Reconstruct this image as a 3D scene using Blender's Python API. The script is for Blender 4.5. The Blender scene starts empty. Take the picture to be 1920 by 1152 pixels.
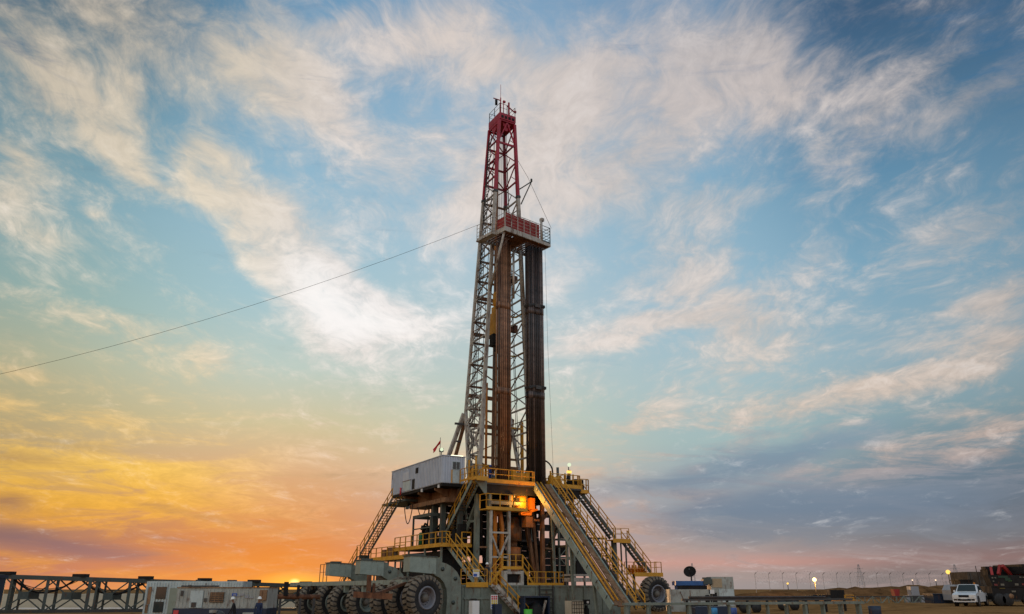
import bpy, bmesh, math, random
from mathutils import Vector, Matrix
random.seed(7)
R = math.radians
S = bpy.context.scene
COL = S.collection

# ------------------------------------------------------------------ camera
CAM_H = 2.3
cam = bpy.data.cameras.new('camera')
cam_o = bpy.data.objects.new('camera', cam)
COL.objects.link(cam_o)
cam_o.location = (0, 0, CAM_H)
cam_o.rotation_euler = (R(90 + 20.13), 0, 0)
cam.sensor_width = 36
cam.lens = 36 * 1443 / 1920
cam.clip_start = 0.5
cam.clip_end = 9000
S.camera = cam_o

# ------------------------------------------------------------------ view
S.view_settings.view_transform = 'Standard'
S.view_settings.look = 'None'
S.view_settings.exposure = 0
S.view_settings.gamma = 1

def lin(c):
    return tuple(((v / 255 / 12.92) if v / 255 <= .04045 else ((v / 255 + .055) / 1.055) ** 2.4) for v in c) + (1,)

# ------------------------------------------------------------------ sky (world, fixed by compass direction)
class NB:
    """small helper that wires shader nodes"""
    def __init__(self, nt):
        self.nt = nt; self.n = nt.nodes; self.l = nt.links
    def new(self, typ, **kw):
        x = self.n.new(typ)
        for k, v in kw.items(): setattr(x, k, v)
        return x
    def put(self, sock, v):
        if hasattr(v, 'is_output') or isinstance(v, bpy.types.NodeSocket): self.l.new(v, sock)
        else: sock.default_value = v
    def m(self, op, a, b=None, c=None, clamp=False):
        x = self.new('ShaderNodeMath', operation=op, use_clamp=clamp)
        self.put(x.inputs[0], a)
        if b is not None: self.put(x.inputs[1], b)
        if c is not None: self.put(x.inputs[2], c)
        return x.outputs[0]
    def vm(self, op, a, b=None, out=0):
        x = self.new('ShaderNodeVectorMath', operation=op)
        self.put(x.inputs[0], a)
        if b is not None:
            self.put(x.inputs[3 if op == 'SCALE' else 1], b)
        return x.outputs[out]
    def xyz(self, a, b, c=0.0):
        x = self.new('ShaderNodeCombineXYZ')
        for i, v in enumerate((a, b, c)): self.put(x.inputs[i], v)
        return x.outputs[0]
    def sep(self, v):
        x = self.new('ShaderNodeSeparateXYZ'); self.l.new(v, x.inputs[0]); return x.outputs
    def ramp(self, f, stops, interp='LINEAR'):
        x = self.new('ShaderNodeValToRGB'); r = x.color_ramp; r.interpolation = interp
        while len(r.elements) < len(stops): r.elements.new(.5)
        for e, (p, c) in zip(r.elements, stops):
            e.position = p; e.color = c
        self.put(x.inputs[0], f)
        return x.outputs[0]
    def mix(self, f, a, b, mode='MIX'):
        x = self.new('ShaderNodeMix', data_type='RGBA', blend_type=mode)
        self.put(x.inputs[0], f); self.put(x.inputs[6], a); self.put(x.inputs[7], b)
        return x.outputs[2]
    def smooth(self, v, lo, hi, a=0.0, b=1.0):
        x = self.new('ShaderNodeMapRange', interpolation_type='SMOOTHSTEP')
        for i, k in enumerate((v, lo, hi, a, b)): self.put(x.inputs[i], k)
        return x.outputs[0]
    def noise(self, v, scale, detail=6, rough=.55, dist=0.0, dim='3D'):
        x = self.new('ShaderNodeTexNoise', noise_dimensions=dim)
        self.put(x.inputs['Vector'], v)
        x.inputs['Scale'].default_value = scale; x.inputs['Detail'].default_value = detail
        x.inputs['Roughness'].default_value = rough; x.inputs['Distortion'].default_value = dist
        return x.outputs[0], x.outputs[1]

# azimuth, elevation, half-length, half-height, tilt (degrees) and weight of each bank of cloud
BRIGHT_CLOUDS = [(-35.1,31.3,9.4,3.8,-18,0.95),(-30.4,28.1,6.2,2.1,-35,0.75),(-36.5,26.1,3.8,1.4,-18,0.75),(-36.3,23.8,3,2.2,-7,0.6),(-34.2,21.2,3.5,1.4,-14,0.65),(-31.5,23.4,1.3,0.7,-3,0.5),(-33.1,35.9,6.8,2.4,-36,0.55),(-29.7,31.9,3.8,2.2,-45,0.6),(-29.1,35,5.8,1.7,-33,0.3),(-21.9,35.8,11.3,5.2,-10,0.9),(-17.5,35.3,5.2,3.4,-17,0.45),(-14,31.7,6.3,3.3,-30,0.55),(-17.1,39.2,7.5,1.6,1,0.25),(-15.4,40.2,2.9,1.2,39,0.35),(-24.2,29.1,4.3,3.2,-48,0.95),(-20.3,25.2,9,3.5,-41,0.7),(-23.8,27.7,3.2,3.3,10,0.3),(-16.8,22.3,8.2,4.4,-41,0.9),(-13.2,19.1,9.5,3.8,-23,1),(-7.5,19,8.1,2.1,-2,0.8),(-12.6,16.4,5,2.9,-26,0.55),(-19.7,23.4,7,2.9,-37,0.4),(-28.2,26.8,3,0.9,-18,0.4),(-26.3,26.5,2.5,0.7,-14,0.3),(-6.3,39.8,10.1,4.8,9,1),(0,37.7,8,3.3,0,0.45),(9,36.6,18,6.4,7,0.74),(20,35.1,14.5,5.2,7,0.8),(23.1,33.2,8.1,2.8,16,0.45),(5.5,32.4,13.3,6.7,28,0.58),(-5.9,30.8,9.3,5.6,20,0.52),(-2.7,27.5,6.6,4.2,28,0.55),(2.3,29.8,8.1,5.3,16,0.55),(8.5,28.8,9.7,4.4,14,0.55),(17.3,27,6.3,2,2,0.5),(24.7,28.2,7.3,2.3,20,0.55),(29.5,31.5,8.3,2.6,23,0.55),(35.7,30.7,5.8,1.7,13,0.5),(31.5,28.9,7.1,2.1,10,0.35),(12.4,23.4,7.5,3.5,14,0.5),(15.8,20.4,5.5,3.5,-5,0.55),(16.7,18.4,4.3,2.9,14,0.4),(3.8,21.9,4,2.5,41,0.5),(11.3,20.4,5.7,2.9,15,0.35),(22.1,21.6,3.1,1.7,52,0.35),(10,18.7,8,1.2,3,0.95),(6.6,17.4,7.5,1.2,6,0.95),(18.3,15.6,4.8,3.9,35,0.5),(25.7,12.4,9.4,1.3,4,0.9),(33.1,14.5,5.9,1.8,11,0.8),(33,21.8,8.4,2.7,4,0.55),(33.2,16.6,5.5,1.6,7,0.55),(34.4,17.9,4.3,1.3,16,0.6),(28.1,14.9,5.5,1.3,5,0.4),(10.7,12.1,4.4,1.4,25,0.45),(9.5,11.2,4.4,0.7,8,0.35),(18.2,11.1,6.1,1.7,7,0.4),(29.8,9.7,2.6,1.4,0,0.55),(32.4,9.6,2.8,2,0,0.6),(26.4,8.2,1.8,0.8,12,0.5),(23.9,6.8,5.1,1,2,0.55),(30,7.8,6.3,0.8,4,0.5),(12.9,8,2.3,0.7,-2,0.55),(12.6,6,6.2,0.9,-4,0.35),(11.9,6.8,4.2,0.6,-3,0.35),(-22.5,14.1,2.5,1.8,-25,0.45),(-28.6,10.2,4.4,1.2,3,0.55),(-33.3,11.1,2.8,0.9,4,0.65),(-33.4,12.8,4.1,0.8,-1,0.45),(-31,16.6,6.3,1.1,-12,0.35),(-25.6,15.6,7.3,1.6,-12,0.25),(-28,6.8,13,2.3,-2,0.85),(-19.8,6.2,10.7,1.6,-4,0.85),(-31.4,5.4,6.4,1.7,-1,0.6),(-29.4,4.4,8.4,1.1,-6,0.75),(-16.8,8.3,7,1.2,9,0.5),(-23,4.8,10.3,0.9,-7,0.6),(-26,8.1,9.1,0.8,-5,0.45),(-14,9.3,3.1,0.7,2,0.35),(-19.9,4.1,7.7,0.7,-5,0.4),(-17.9,5.3,6.5,0.6,-10,0.4),(-10.1,8.1,4.8,0.8,5,0.2),(-10.3,5.2,3.1,0.5,1,0.35),(-14.7,0.7,2,0.5,0,0.9),(-16.1,1.2,4.4,0.4,-4,0.4)]
DIM_CLOUDS = [(-29.4,2.6,12.5,1.1,-8,0.95),(-32.4,7.8,5.7,0.8,-4,0.5),(-32.4,5,2.7,1.1,0,0.7),(-22.7,3.1,7.4,0.6,-7,0.4),(-29,8.9,6.9,0.7,-4,0.4),(-24,5.3,5.5,0.5,-8,0.4),(-19.9,4.4,7.2,0.5,-6,0.4),(24.9,5.1,18.8,3.5,2,0.9),(17.2,5,9.8,3.2,-2,0.5),(13.1,7.8,17.3,1.4,9,0.75),(22.2,9.2,12.5,1.2,5,0.45),(30,11.2,8.7,1.3,5,0.35),(30.6,2.9,8,1.9,2,0.5),(20.7,10.8,9,0.9,8,0.3),(14.4,9.5,7.9,0.8,8,0.3),(-13.1,7.3,8.3,0.8,5,0.3),(-10,6.6,6.3,0.7,1,0.3),(38.2,33.9,10.1,5,-48,0.5),(27.1,28.8,8.1,2.2,17,0.25),(-38.2,33.9,6.8,3.4,-21,0.35)]

world = bpy.data.worlds.new('World'); S.world = world; world.use_nodes = True
def build_sky():
    nt = world.node_tree; nt.nodes.clear(); b = NB(nt)
    d = b.new('ShaderNodeTexCoord').outputs['Generated']
    x, y, z = b.sep(d)
    deg = 180 / math.pi
    az = b.m('MULTIPLY', b.m('ARCTAN2', x, y), deg)
    el = b.m('MULTIPLY', b.m('ARCSINE', b.m('MINIMUM', z, .9999)), deg)
    # cloud-sheet coordinates: a flat layer overhead, so that streaks run to the horizon
    zz = b.m('ADD', b.m('MAXIMUM', z, 0.0), .16)
    q = b.xyz(b.m('DIVIDE', x, zz), b.m('DIVIDE', y, zz))
    P = b.xyz(az, el)
    wn = b.noise(b.xyz(b.m('MULTIPLY', az, .045), b.m('MULTIPLY', el, .075)), 1.0, 4, .6)[1]
    warp = b.vm('MULTIPLY', b.vm('SUBTRACT', wn, (.5, .5, .5)), (9, 4.5, 0))
    ef = b.smooth(el, 2.0, 14.0, .25, 1.0)          # less warp near the horizon
    P1 = b.vm('ADD', P, b.vm('SCALE', warp, ef))
    e01 = b.m('DIVIDE', b.m('MAXIMUM', el, 0.0), 42.0, clamp=True)

    def E(deg_): return deg_ / 42.0
    def grad(stops): return b.ramp(e01, [(E(p), lin(c)) for p, c in stops])
    st = [
        (-34, grad([(0,(222,142,104)),(1.5,(206,138,110)),(3,(178,130,110)),(5,(190,146,108)),(8,(198,168,120)),(11,(190,178,138)),(14,(183,185,157)),(18,(154,182,177)),(24,(137,173,184)),(30,(113,153,170)),(36,(78,117,141)),(42,(71,109,136))])),
        (-16, grad([(0,(250,166,72)),(1,(240,144,62)),(2.5,(234,142,66)),(5,(224,154,94)),(8,(222,178,134)),(11,(210,196,156)),(15,(191,205,195)),(20,(167,198,207)),(26,(154,189,207)),(32,(139,177,201)),(37,(122,163,192)),(42,(108,151,185))])),
        (0, grad([(0,(206,158,142)),(2,(204,160,148)),(4,(196,168,162)),(6,(198,178,170)),(9,(206,198,176)),(12,(194,203,187)),(16,(186,201,200)),(24,(173,197,210)),(32,(154,183,204)),(38,(142,173,198)),(42,(127,161,190))])),
        (14, grad([(0,(158,148,146)),(1,(168,150,144)),(1.7,(202,154,142)),(2.6,(170,154,150)),(5,(148,153,160)),(7,(158,166,172)),(10,(164,186,186)),(14,(169,192,197)),(20,(156,188,205)),(27,(137,175,197)),(34,(133,167,195)),(42,(111,147,180))])),
        (29, grad([(0,(130,122,120)),(1,(136,122,120)),(1.8,(152,124,120)),(3.2,(122,118,121)),(7,(112,130,144)),(11,(136,162,170)),(15,(147,174,187)),(21,(123,164,187)),(27,(100,143,172)),(32,(80,119,150)),(37,(67,100,132)),(42,(62,94,126))])),
        (70, grad([(0,(128,120,126)),(8,(136,140,156)),(16,(146,160,177)),(28,(125,148,177)),(42,(106,134,169))])),
    ]
    back = grad([(0,(138,128,138)),(6,(158,144,154)),(14,(158,164,184)),(26,(140,166,198)),(42,(110,148,194))])
    base = st[0][1]
    for (a0, c0), (a1, c1) in zip(st, st[1:]):
        base = b.mix(b.smooth(az, a0, a1), base, c1)
    aab = b.m('ABSOLUTE', az)
    base = b.mix(b.smooth(aab, 60.0, 110.0), base, back)
    back_fill = b.smooth(aab, 70.0, 125.0, 1.0, 2.65)      # sky behind the camera raised as added fill light on the rig

    def bank(lst, coord):
        tot = None
        for (a, e, rx, ry, t, w) in lst:
            mp = b.new('ShaderNodeMapping', vector_type='TEXTURE')
            b.l.new(coord, mp.inputs[0])
            mp.inputs[1].default_value = (a, e, 0); mp.inputs[2].default_value = (0, 0, R(t)); mp.inputs[3].default_value = (rx, ry, 1)
            g = b.new('ShaderNodeTexGradient', gradient_type='SPHERICAL'); b.l.new(mp.outputs[0], g.inputs[0])
            s = g.outputs[1]
            tot = b.m('MULTIPLY', s, w) if tot is None else b.m('MULTIPLY_ADD', s, w, tot)
        return tot
    D = bank(BRIGHT_CLOUDS, P1)
    K = bank(DIM_CLOUDS, P1)
    # streaky fibres of the cirrus sheet
    fine_w = b.noise(q, 2.2, 3, .5)[1]
    qw = b.vm('ADD', q, b.vm('SCALE', b.vm('SUBTRACT', fine_w, (.5, .5, .5)), .35))
    n1 = b.noise(b.vm('MULTIPLY', qw, (4.2, 2.4, 1)), 1.0, 10, .68)[0]
    n2 = b.noise(b.vm('MULTIPLY', qw, (26.0, 15.0, 1)), 1.0, 8, .68, .4)[0]
    lowstreak = b.noise(b.xyz(b.m('MULTIPLY', az, .13), b.m('ADD', b.m('MULTIPLY', el, .72), b.m('MULTIPLY', aab, .03))), 1.0, 10, .66, .9)[0]
    hi = b.m('ADD', b.m('MULTIPLY', n1, .68), b.m('MULTIPLY', n2, .32))
    lf = b.smooth(el, 4.0, 15.0)
    puff = b.noise(b.vm('ADD', b.vm('MULTIPLY', q, (7.5, 6.0, 1)), b.vm('SCALE', fine_w, 1.6)), 1.0, 9, .62)[0]
    hi = b.m('ADD', b.m('MULTIPLY', hi, .62), b.m('MULTIPLY', puff, .38))
    nn = b.m('ADD', b.m('MULTIPLY', hi, lf), b.m('MULTIPLY', lowstreak, b.m('SUBTRACT', 1.0, lf)))
    midb = b.m('MULTIPLY', lf, b.m('SUBTRACT', 1.0, lf))      # where the two patterns blend they need more contrast
    # a thin general veil, thicker elsewhere round the sky
    veil = b.smooth(aab, 42.0, 70.0, .19, .42)
    cov = b.m('ADD', b.m('ADD', b.m('MINIMUM', D, .85), veil), b.m('MULTIPLY', b.m('SUBTRACT', nn, .5), b.m('ADD', b.m('MULTIPLY', midb, 6.5), 4.6)))
    cloud = b.smooth(b.m('ADD', cov, b.smooth(el, 16.0, 6.0, 0, .12)), .0, 1.22)
    left = grad([(0,(250,166,80)),(3,(244,164,78)),(5,(252,186,70)),(7.5,(254,202,92)),(11,(244,206,140)),(15,(232,208,170)),(20,(236,222,200)),(28,(228,212,188)),(42,(212,198,178))])
    mid = grad([(0,(242,158,92)),(5,(232,168,114)),(10,(230,204,172)),(15,(240,228,220)),(20,(244,236,232)),(26,(224,212,204)),(42,(218,203,192))])
    right = grad([(0,(182,156,150)),(3,(172,158,156)),(5,(176,164,162)),(8,(204,180,168)),(12,(216,196,180)),(16,(218,202,190)),(24,(208,198,192)),(34,(204,192,186)),(42,(186,180,180))])
    cc = b.mix(b.smooth(az, -26.0, -12.0), left, mid)
    cc = b.mix(b.smooth(az, -4.0, 18.0), cc, right)
    cc = b.mix(b.smooth(az, 26.0, 42.0, 0, .22), cc, lin((60, 84, 110)))
    cc = b.vm('SCALE', cc, b.smooth(b.m('ADD', b.m('MULTIPLY', puff, .5), b.m('MULTIPLY', n2, .5)), .32, .66, .86, 1.08))
    col = b.mix(b.m('MULTIPLY', cloud, .88), base, cc)
    # dim mauve and slate banks low down
    dk = b.m('ADD', b.m('MINIMUM', K, 1.0), b.m('MULTIPLY', b.m('SUBTRACT', lowstreak, .5), 1.5))
    dk = b.smooth(dk, .08, .85)
    dl = grad([(0,(196,132,118)),(3,(150,116,116)),(6,(188,138,92)),(10,(176,160,120)),(16,(150,160,150)),(30,(70,110,146)),(42,(52,100,142))])
    dr = grad([(0,(150,134,132)),(1.8,(158,134,130)),(3,(134,136,143)),(5,(114,131,150)),(8,(122,142,160)),(12,(136,166,180)),(20,(110,160,192)),(30,(70,124,166)),(42,(50,96,140))])
    dc = b.mix(b.smooth(az, -16.0, 4.0), dl, dr)
    col = b.mix(b.m('MULTIPLY', dk, .88), col, dc)
    col = b.vm('SCALE', col, b.m('MULTIPLY', b.smooth(b.vm('DOT_PRODUCT', d, (0, math.cos(R(17)), math.sin(R(17))), out=1), .74, .92, .74, 1.0), 1.0))  # vignette put into the sky colour, dimmer away from the view centre
    # bright thin patch of cloud lit from behind, and the setting sun's glow on the horizon
    core = bank([(-14.9,19.8,5.2,3.6,-35,.75),(-11.8,18.6,7.0,1.8,-12,.75),(-16.6,22.0,4.5,2.6,-45,.5),(-8.0,18.7,5.0,1.0,0,.5),(-12.5,17.0,4,1.6,-25,.3)], P1)
    core = b.m('MULTIPLY', b.smooth(b.m('ADD', core, b.m('MULTIPLY', b.m('SUBTRACT', hi, .5), 3.2)), .05, 1.15), .72)
    col = b.mix(core, col, (1.0, .97, .95, 1))
    glow = bank([(-16.5,.4,10,2.6,0,1.0)], P)
    col = b.mix(b.m('MULTIPLY', glow, .6), col, (.98, .34, .05, 1))
    disc = bank([(-14.9,.35,3.0,.9,0,1.0)], P)
    col = b.mix(b.m('POWER', disc, 1.1), col, (1.35, .62, .06, 1))
    spot = bank([(-14.9,.42,.5,.34,0,1.0)], P)
    col = b.mix(b.smooth(spot, 0.0, 1.0), col, (2.0, 1.3, .4, 1))
    col = b.vm('MULTIPLY', col, b.xyz(back_fill, b.m('ADD', b.m('MULTIPLY', back_fill, .90), .10), b.m('ADD', b.m('MULTIPLY', back_fill, .62), .38)))
    # below the horizon: earth
    col = b.mix(b.smooth(z, -.004, -.02), col, (.10, .075, .05, 1))
    bg = b.new('ShaderNodeBackground'); b.l.new(col, bg.inputs[0]); bg.inputs[1].default_value = 1.0
    out = b.new('ShaderNodeOutputWorld'); b.l.new(bg.outputs[0], out.inputs[0])
build_sky()

# ------------------------------------------------------------------ the sun, on the horizon behind the left of the rig
sl = bpy.data.lights.new('sun', 'SUN'); sl.energy = .6; sl.angle = R(1.0); sl.color = (1, .55, .25)
so = bpy.data.objects.new('sun', sl); COL.objects.link(so)
sd = Vector((math.sin(R(-14.8)) * math.cos(R(2)), math.cos(R(-14.8)) * math.cos(R(2)), math.sin(R(2))))
so.rotation_euler = sd.to_track_quat('Z', 'Y').to_euler()

# ------------------------------------------------------------------ materials
def mat(name, col, rough=.6, var=.22, rust=0.0, metal=0.0, scale=1.2, rustcol=(.12,.045,.018), bump=.15, streak=.35, fine=14.0, spec=.5, each=0):
    m = bpy.data.materials.new(name); m.use_nodes = True
    nt = m.node_tree; nt.nodes.clear(); b = NB(nt)
    co = b.new('ShaderNodeTexCoord').outputs['Object']
    n1 = b.noise(co, scale, 5, .6)[0]
    n2 = b.noise(b.vm('MULTIPLY', co, (1, 1, streak)), scale * 2.3, 8, .65)[0]
    n3 = b.noise(co, fine, 4, .6)[0]
    k = b.m('ADD', b.m('MULTIPLY', n1, .6), b.m('MULTIPLY', n3, .4))
    f = b.smooth(k, .3, .7, 1 - var, 1 + var)
    if each:      # each object lighter or darker, standing in for highlight stripes on the pipes
        f = b.m('MULTIPLY', f, b.smooth(b.new('ShaderNodeObjectInfo').outputs['Random'], 0, 1, 1 - each, 1 + each * 1.3))
    c = b.vm('SCALE', tuple(col), f)
    c2 = b.mix(b.smooth(n2, .62 - rust * .35, .78 - rust * .28, 0, .85 if rust else 0), c, tuple(rustcol) + (1,)) if rust else c
    p = b.new('ShaderNodeBsdfPrincipled')
    b.l.new(c2, p.inputs['Base Color'])
    b.put(p.inputs['Roughness'], b.smooth(n2, .3, .75, rough * .8, min(1, rough * 1.25)))
    p.inputs['Metallic'].default_value = metal; p.inputs['Specular IOR Level'].default_value = spec
    if bump:
        bp = b.new('ShaderNodeBump'); bp.inputs['Strength'].default_value = bump; bp.inputs['Distance'].default_value = .03
        b.l.new(n3, bp.inputs['Height']); b.l.new(bp.outputs[0], p.inputs['Normal'])
    o = b.new('ShaderNodeOutputMaterial'); b.l.new(p.outputs[0], o.inputs[0])
    return m

def glow_mat(name, col, strength):
    m = bpy.data.materials.new(name); m.use_nodes = True
    nt = m.node_tree; nt.nodes.clear(); b = NB(nt)
    e = b.new('ShaderNodeEmission'); e.inputs[0].default_value = tuple(col) + (1,); e.inputs[1].default_value = strength
    o = b.new('ShaderNodeOutputMaterial'); b.l.new(e.outputs[0], o.inputs[0])
    return m

PALE = mat('pale_mast_paint', (.44, .415, .37), .55, .28, .38)
BROWNP = mat('rust_brown_mast_paint', (.23, .115, .052), .65, .3, .45)
RED = mat('red_mast_paint', (.36, .008, .03), .5, .22, .08, rustcol=(.10, .02, .015))
REDW = mat('red_wall_paint', (.33, .025, .02), .6, .22, .1)
YEL = mat('yellow_rail_paint', (.60, .29, .018), .5, .22, .12)
GRN = mat('grey_green_paint', (.175, .205, .172), .55, .28, .28)
GRNL = mat('pale_green_paint', (.255, .315, .28), .5, .2, .2)
DGRN = mat('dark_green_steel', (.055, .072, .066), .55, .25, .2)
STEEL = mat('dark_steel', (.045, .045, .045), .5, .3, .25)
BLACK = mat('black_steel', (.013, .012, .012), .7, .3, .1, spec=.25)
BRN = mat('brown_drill_pipe', (.195, .098, .054), .5, .45, .35, metal=.1, rustcol=(.055, .022, .012), streak=.08, scale=2.2, fine=9, each=.55)
DPIPE = mat('dark_drill_collar', (.090, .068, .062), .5, .45, .25, metal=.15, rustcol=(.12, .06, .045), streak=.06, scale=1.8, fine=8, each=.6)
SILV = mat('bare_pipe_steel', (.42, .38, .34), .35, .25, .2, metal=.5)
RUST = mat('rusty_beam', (.16, .062, .024), .75, .4, .5, rustcol=(.06, .022, .012))
PLANK = mat('worn_ramp_plating', (.25, .15, .088), .85, .4, .4, rustcol=(.10, .05, .026), spec=.1)
CABW = mat('blue_white_cladding', (.50, .55, .63), .5, .1, .03)
WHITE = mat('chalky_white_paint', (.45, .53, .54), .5, .18, .22)
CREAM = mat('dusty_cream_paint', (.34, .36, .335), .6, .25, .28)
NAVY = mat('navy_paint', (.009, .022, .052), .5, .25, .1)
BLUE = mat('blue_paint', (.02, .10, .30), .5, .25, .08)
LBLUE = mat('light_blue_drum_plastic', (.05, .28, .55), .4, .1)
RUB = mat('tyre_rubber', (.018, .018, .019), .75, .35, scale=3)
TREAD = mat('dusty_tread_rubber', (.165, .135, .10), .85, .45, scale=4, bump=.3)
RIM = mat('lilac_grey_rim_paint', (.20, .205, .235), .45, .2, .15)
RIMG = mat('green_grey_rim_paint', (.20, .23, .20), .5, .2, .2)
HUB = mat('dusty_hub', (.13, .115, .095), .6, .3, .2)
GLASS = mat('dark_window_glass', (.025, .04, .045), .08, .1, bump=0)
DOORC = mat('dull_sage_door', (.24, .28, .23), .5, .12, .08)
TAN = mat('tan_liner', (.40, .31, .20), .85, .2, scale=.25)
SIGNW = mat('sign_white', (.75, .76, .76), .4, .06, bump=0)
SIGNB = mat('sign_blue', (.03, .10, .42), .4, .06, bump=0)
SIGNY = mat('sign_yellow', (.70, .50, .04), .4, .06, bump=0)
SIGNR = mat('sign_red', (.55, .05, .06), .4, .06, bump=0)
FLAGR = mat('red_flag_cloth', (.55, .015, .02), .8, .15)
COVB = mat('blue_coverall', (.012, .045, .20), .8, .25)
PYL = mat('galvanised_lattice', (.28, .29, .32), .5, .1, bump=0)  # galvanised grey; its paleness stands in for haze on far masts and wire
HELM = mat('white_helmet', (.80, .80, .76), .3, .04, bump=0)
CARW = mat('white_car_paint', (.66, .68, .70), .25, .05, bump=0)
CHROME = mat('dull_chrome', (.5, .5, .52), .25, .1, metal=.8, bump=0)
GREEN = mat('green_machine_paint', (.02, .16, .05), .5, .25, .1)
IBC = mat('cream_tank_plastic', (.55, .48, .36), .5, .15, bump=0)
ORANGEP = mat('orange_paint', (.60, .20, .015), .5, .2, .1)
LAMPW = glow_mat('white_lamp', (.85, .95, .66), .95)
LAMPY = glow_mat('warm_lamp', (1.0, .58, .12), 1.6)
LAMPO = glow_mat('sodium_lamp', (1.0, .55, .16), 9.0)
LAMPD = glow_mat('far_white_lamp', (1.0, .74, .48), 1.5)
TUBEL = glow_mat('fluorescent_tube', (1.0, .93, .60), 3.0)

# ------------------------------------------------------------------ mesh helpers
OFF = {}
class MB:
    """collects shapes into one mesh"""
    def __init__(self): self.v = []; self.f = []; self.s = []
    def add(self, vs, fs, smooth=False):
        o = len(self.v); self.v += [Vector(p) for p in vs]
        self.f += [[i + o for i in f] for f in fs]; self.s += [smooth] * len(fs)
    def hexa(self, p):      # 8 corners: bottom ring 0-3, top ring 4-7
        self.add(p, [[3,2,1,0],[4,5,6,7],[0,1,5,4],[1,2,6,5],[2,3,7,6],[3,0,4,7]])
    def box(self, lo, hi, T=None):
        (x0,y0,z0),(x1,y1,z1) = lo, hi
        c = [(x0,y0,z0),(x1,y0,z0),(x1,y1,z0),(x0,y1,z0),(x0,y0,z1),(x1,y0,z1),(x1,y1,z1),(x0,y1,z1)]
        self.hexa([T(*q) if T else q for q in c]); return self
    def beam(self, p, q, w, h=None, up=(0,0,1)):
        p, q = Vector(p), Vector(q); h = h or w
        d = (q - p)
        if d.length < 1e-6: return self
        d.normalize(); u = Vector(up)
        if abs(d.dot(u)) > .98: u = Vector(RX)
        s = d.cross(u).normalized() * (w / 2); t = s.cross(d).normalized() * (h / 2)
        self.hexa([p - s - t, p + s - t, p + s + t, p - s + t, q - s - t, q + s - t, q + s + t, q - s + t]); return self
    def tube(self, p, q, r, n=8, r2=None, cap=True):
        p, q = Vector(p), Vector(q); d = (q - p).normalized(); r2 = r if r2 is None else r2
        u = Vector((0,0,1)) if abs(d.z) < .9 else Vector((1,0,0))
        s = d.cross(u).normalized(); t = s.cross(d)
        ring = [s * math.cos(2*math.pi*i/n) + t * math.sin(2*math.pi*i/n) for i in range(n)]
        vs = [p + k * r for k in ring] + [q + k * r2 for k in ring]
        o = len(self.v); self.v += vs
        for i in range(n):
            self.f.append([o+i, o+(i+1)%n, o+n+(i+1)%n, o+n+i]); self.s.append(n > 6)
        if cap:
            self.f += [[o+i for i in range(n)][::-1], [o+n+i for i in range(n)]]; self.s += [False, False]
        return self
    def path(self, pts, r, n=6):
        for a, b in zip(pts, pts[1:]): self.tube(a, b, r, n)
        return self
    def prism(self, pts, d):    # closed outline (3D points) pushed along vector d
        n = len(pts); d = Vector(d); P = [Vector(p) for p in pts]
        self.add(P + [p + d for p in P], [list(range(n))[::-1], list(range(n, 2*n))] + [[i, (i+1)%n, n+(i+1)%n, n+i] for i in range(n)])
        return self
    def lathe(self, c, axis, prof, n=24, smooth=True):   # prof: (along axis, radius)
        c, d = Vector(c), Vector(axis).normalized()
        u = Vector((0,0,1)) if abs(d.z) < .9 else Vector((1,0,0))
        s = d.cross(u).normalized(); t = s.cross(d)
        vs = []; fs = []
        for (h, r) in prof:
            for i in range(n):
                a = 2*math.pi*i/n; vs.append(c + d*h + (s*math.cos(a) + t*math.sin(a))*max(r, .001))
        for j in range(len(prof)-1):
            for i in range(n):
                fs.append([j*n+i, j*n+(i+1)%n, (j+1)*n+(i+1)%n, (j+1)*n+i])
        self.add(vs, fs, smooth); return self
    def ball(self, c, r, n=12, sz=1.0):
        return self.lathe(Vector(c), (0,0,1), [(-r*sz*math.cos(math.pi*k/8), r*math.sin(math.pi*k/8)) for k in range(9)], n)
    def build(self, name, m, parent=None, label=None):
        off = OFF.get(parent.name, Vector()) if parent else Vector()
        me = bpy.data.meshes.new(name)
        me.from_pydata([tuple(v - off) for v in self.v], [], self.f)
        me.polygons.foreach_set('use_smooth', self.s)
        bm = bmesh.new(); bm.from_mesh(me); bmesh.ops.recalc_face_normals(bm, faces=bm.faces); bm.to_mesh(me); bm.free()
        me.materials.append(m)
        o = bpy.data.objects.new(name, me); COL.objects.link(o)
        if parent: o.parent = parent
        OFF[o.name] = off
        if label: o['label'] = label
        return o

def thing(name, label, cat, loc=(0,0,0), group=None, rotz=0.0):
    o = bpy.data.objects.new(name, None); COL.objects.link(o)
    o.empty_display_size = .3; o.location = loc; o.rotation_euler = (0, 0, rotz)
    OFF[o.name] = Vector(loc) if not rotz else Vector()
    o['label'] = label; o['category'] = cat
    if group: o['group'] = group
    return o
def tag(o, label, cat, group=None):
    o['label'] = label; o['category'] = cat
    if group: o['group'] = group
    return o
def struct(o, kind='structure'):
    o['kind'] = kind; return o
def dup(root, loc, rotz=0.0, label=None, group=None):
    def cp(o, par):
        c = o.copy(); COL.objects.link(c)
        if par: c.parent = par
        for ch in list(o.children): cp(ch, c)
        return c
    r = cp(root, None); r.location = loc; r.rotation_euler = (0, 0, rotz)
    if label: r['label'] = label
    if group: r['group'] = group
    return r

# the rig's own axes: x along its front, y towards its back
RC = Vector((-2.78, 74.0, 0)); RX = Vector((math.cos(R(30)), math.sin(R(30)), 0)); RY = Vector((-math.sin(R(30)), math.cos(R(30)), 0))
def T(a, b, z): return RC + RX * a + RY * b + Vector((0, 0, z))

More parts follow.
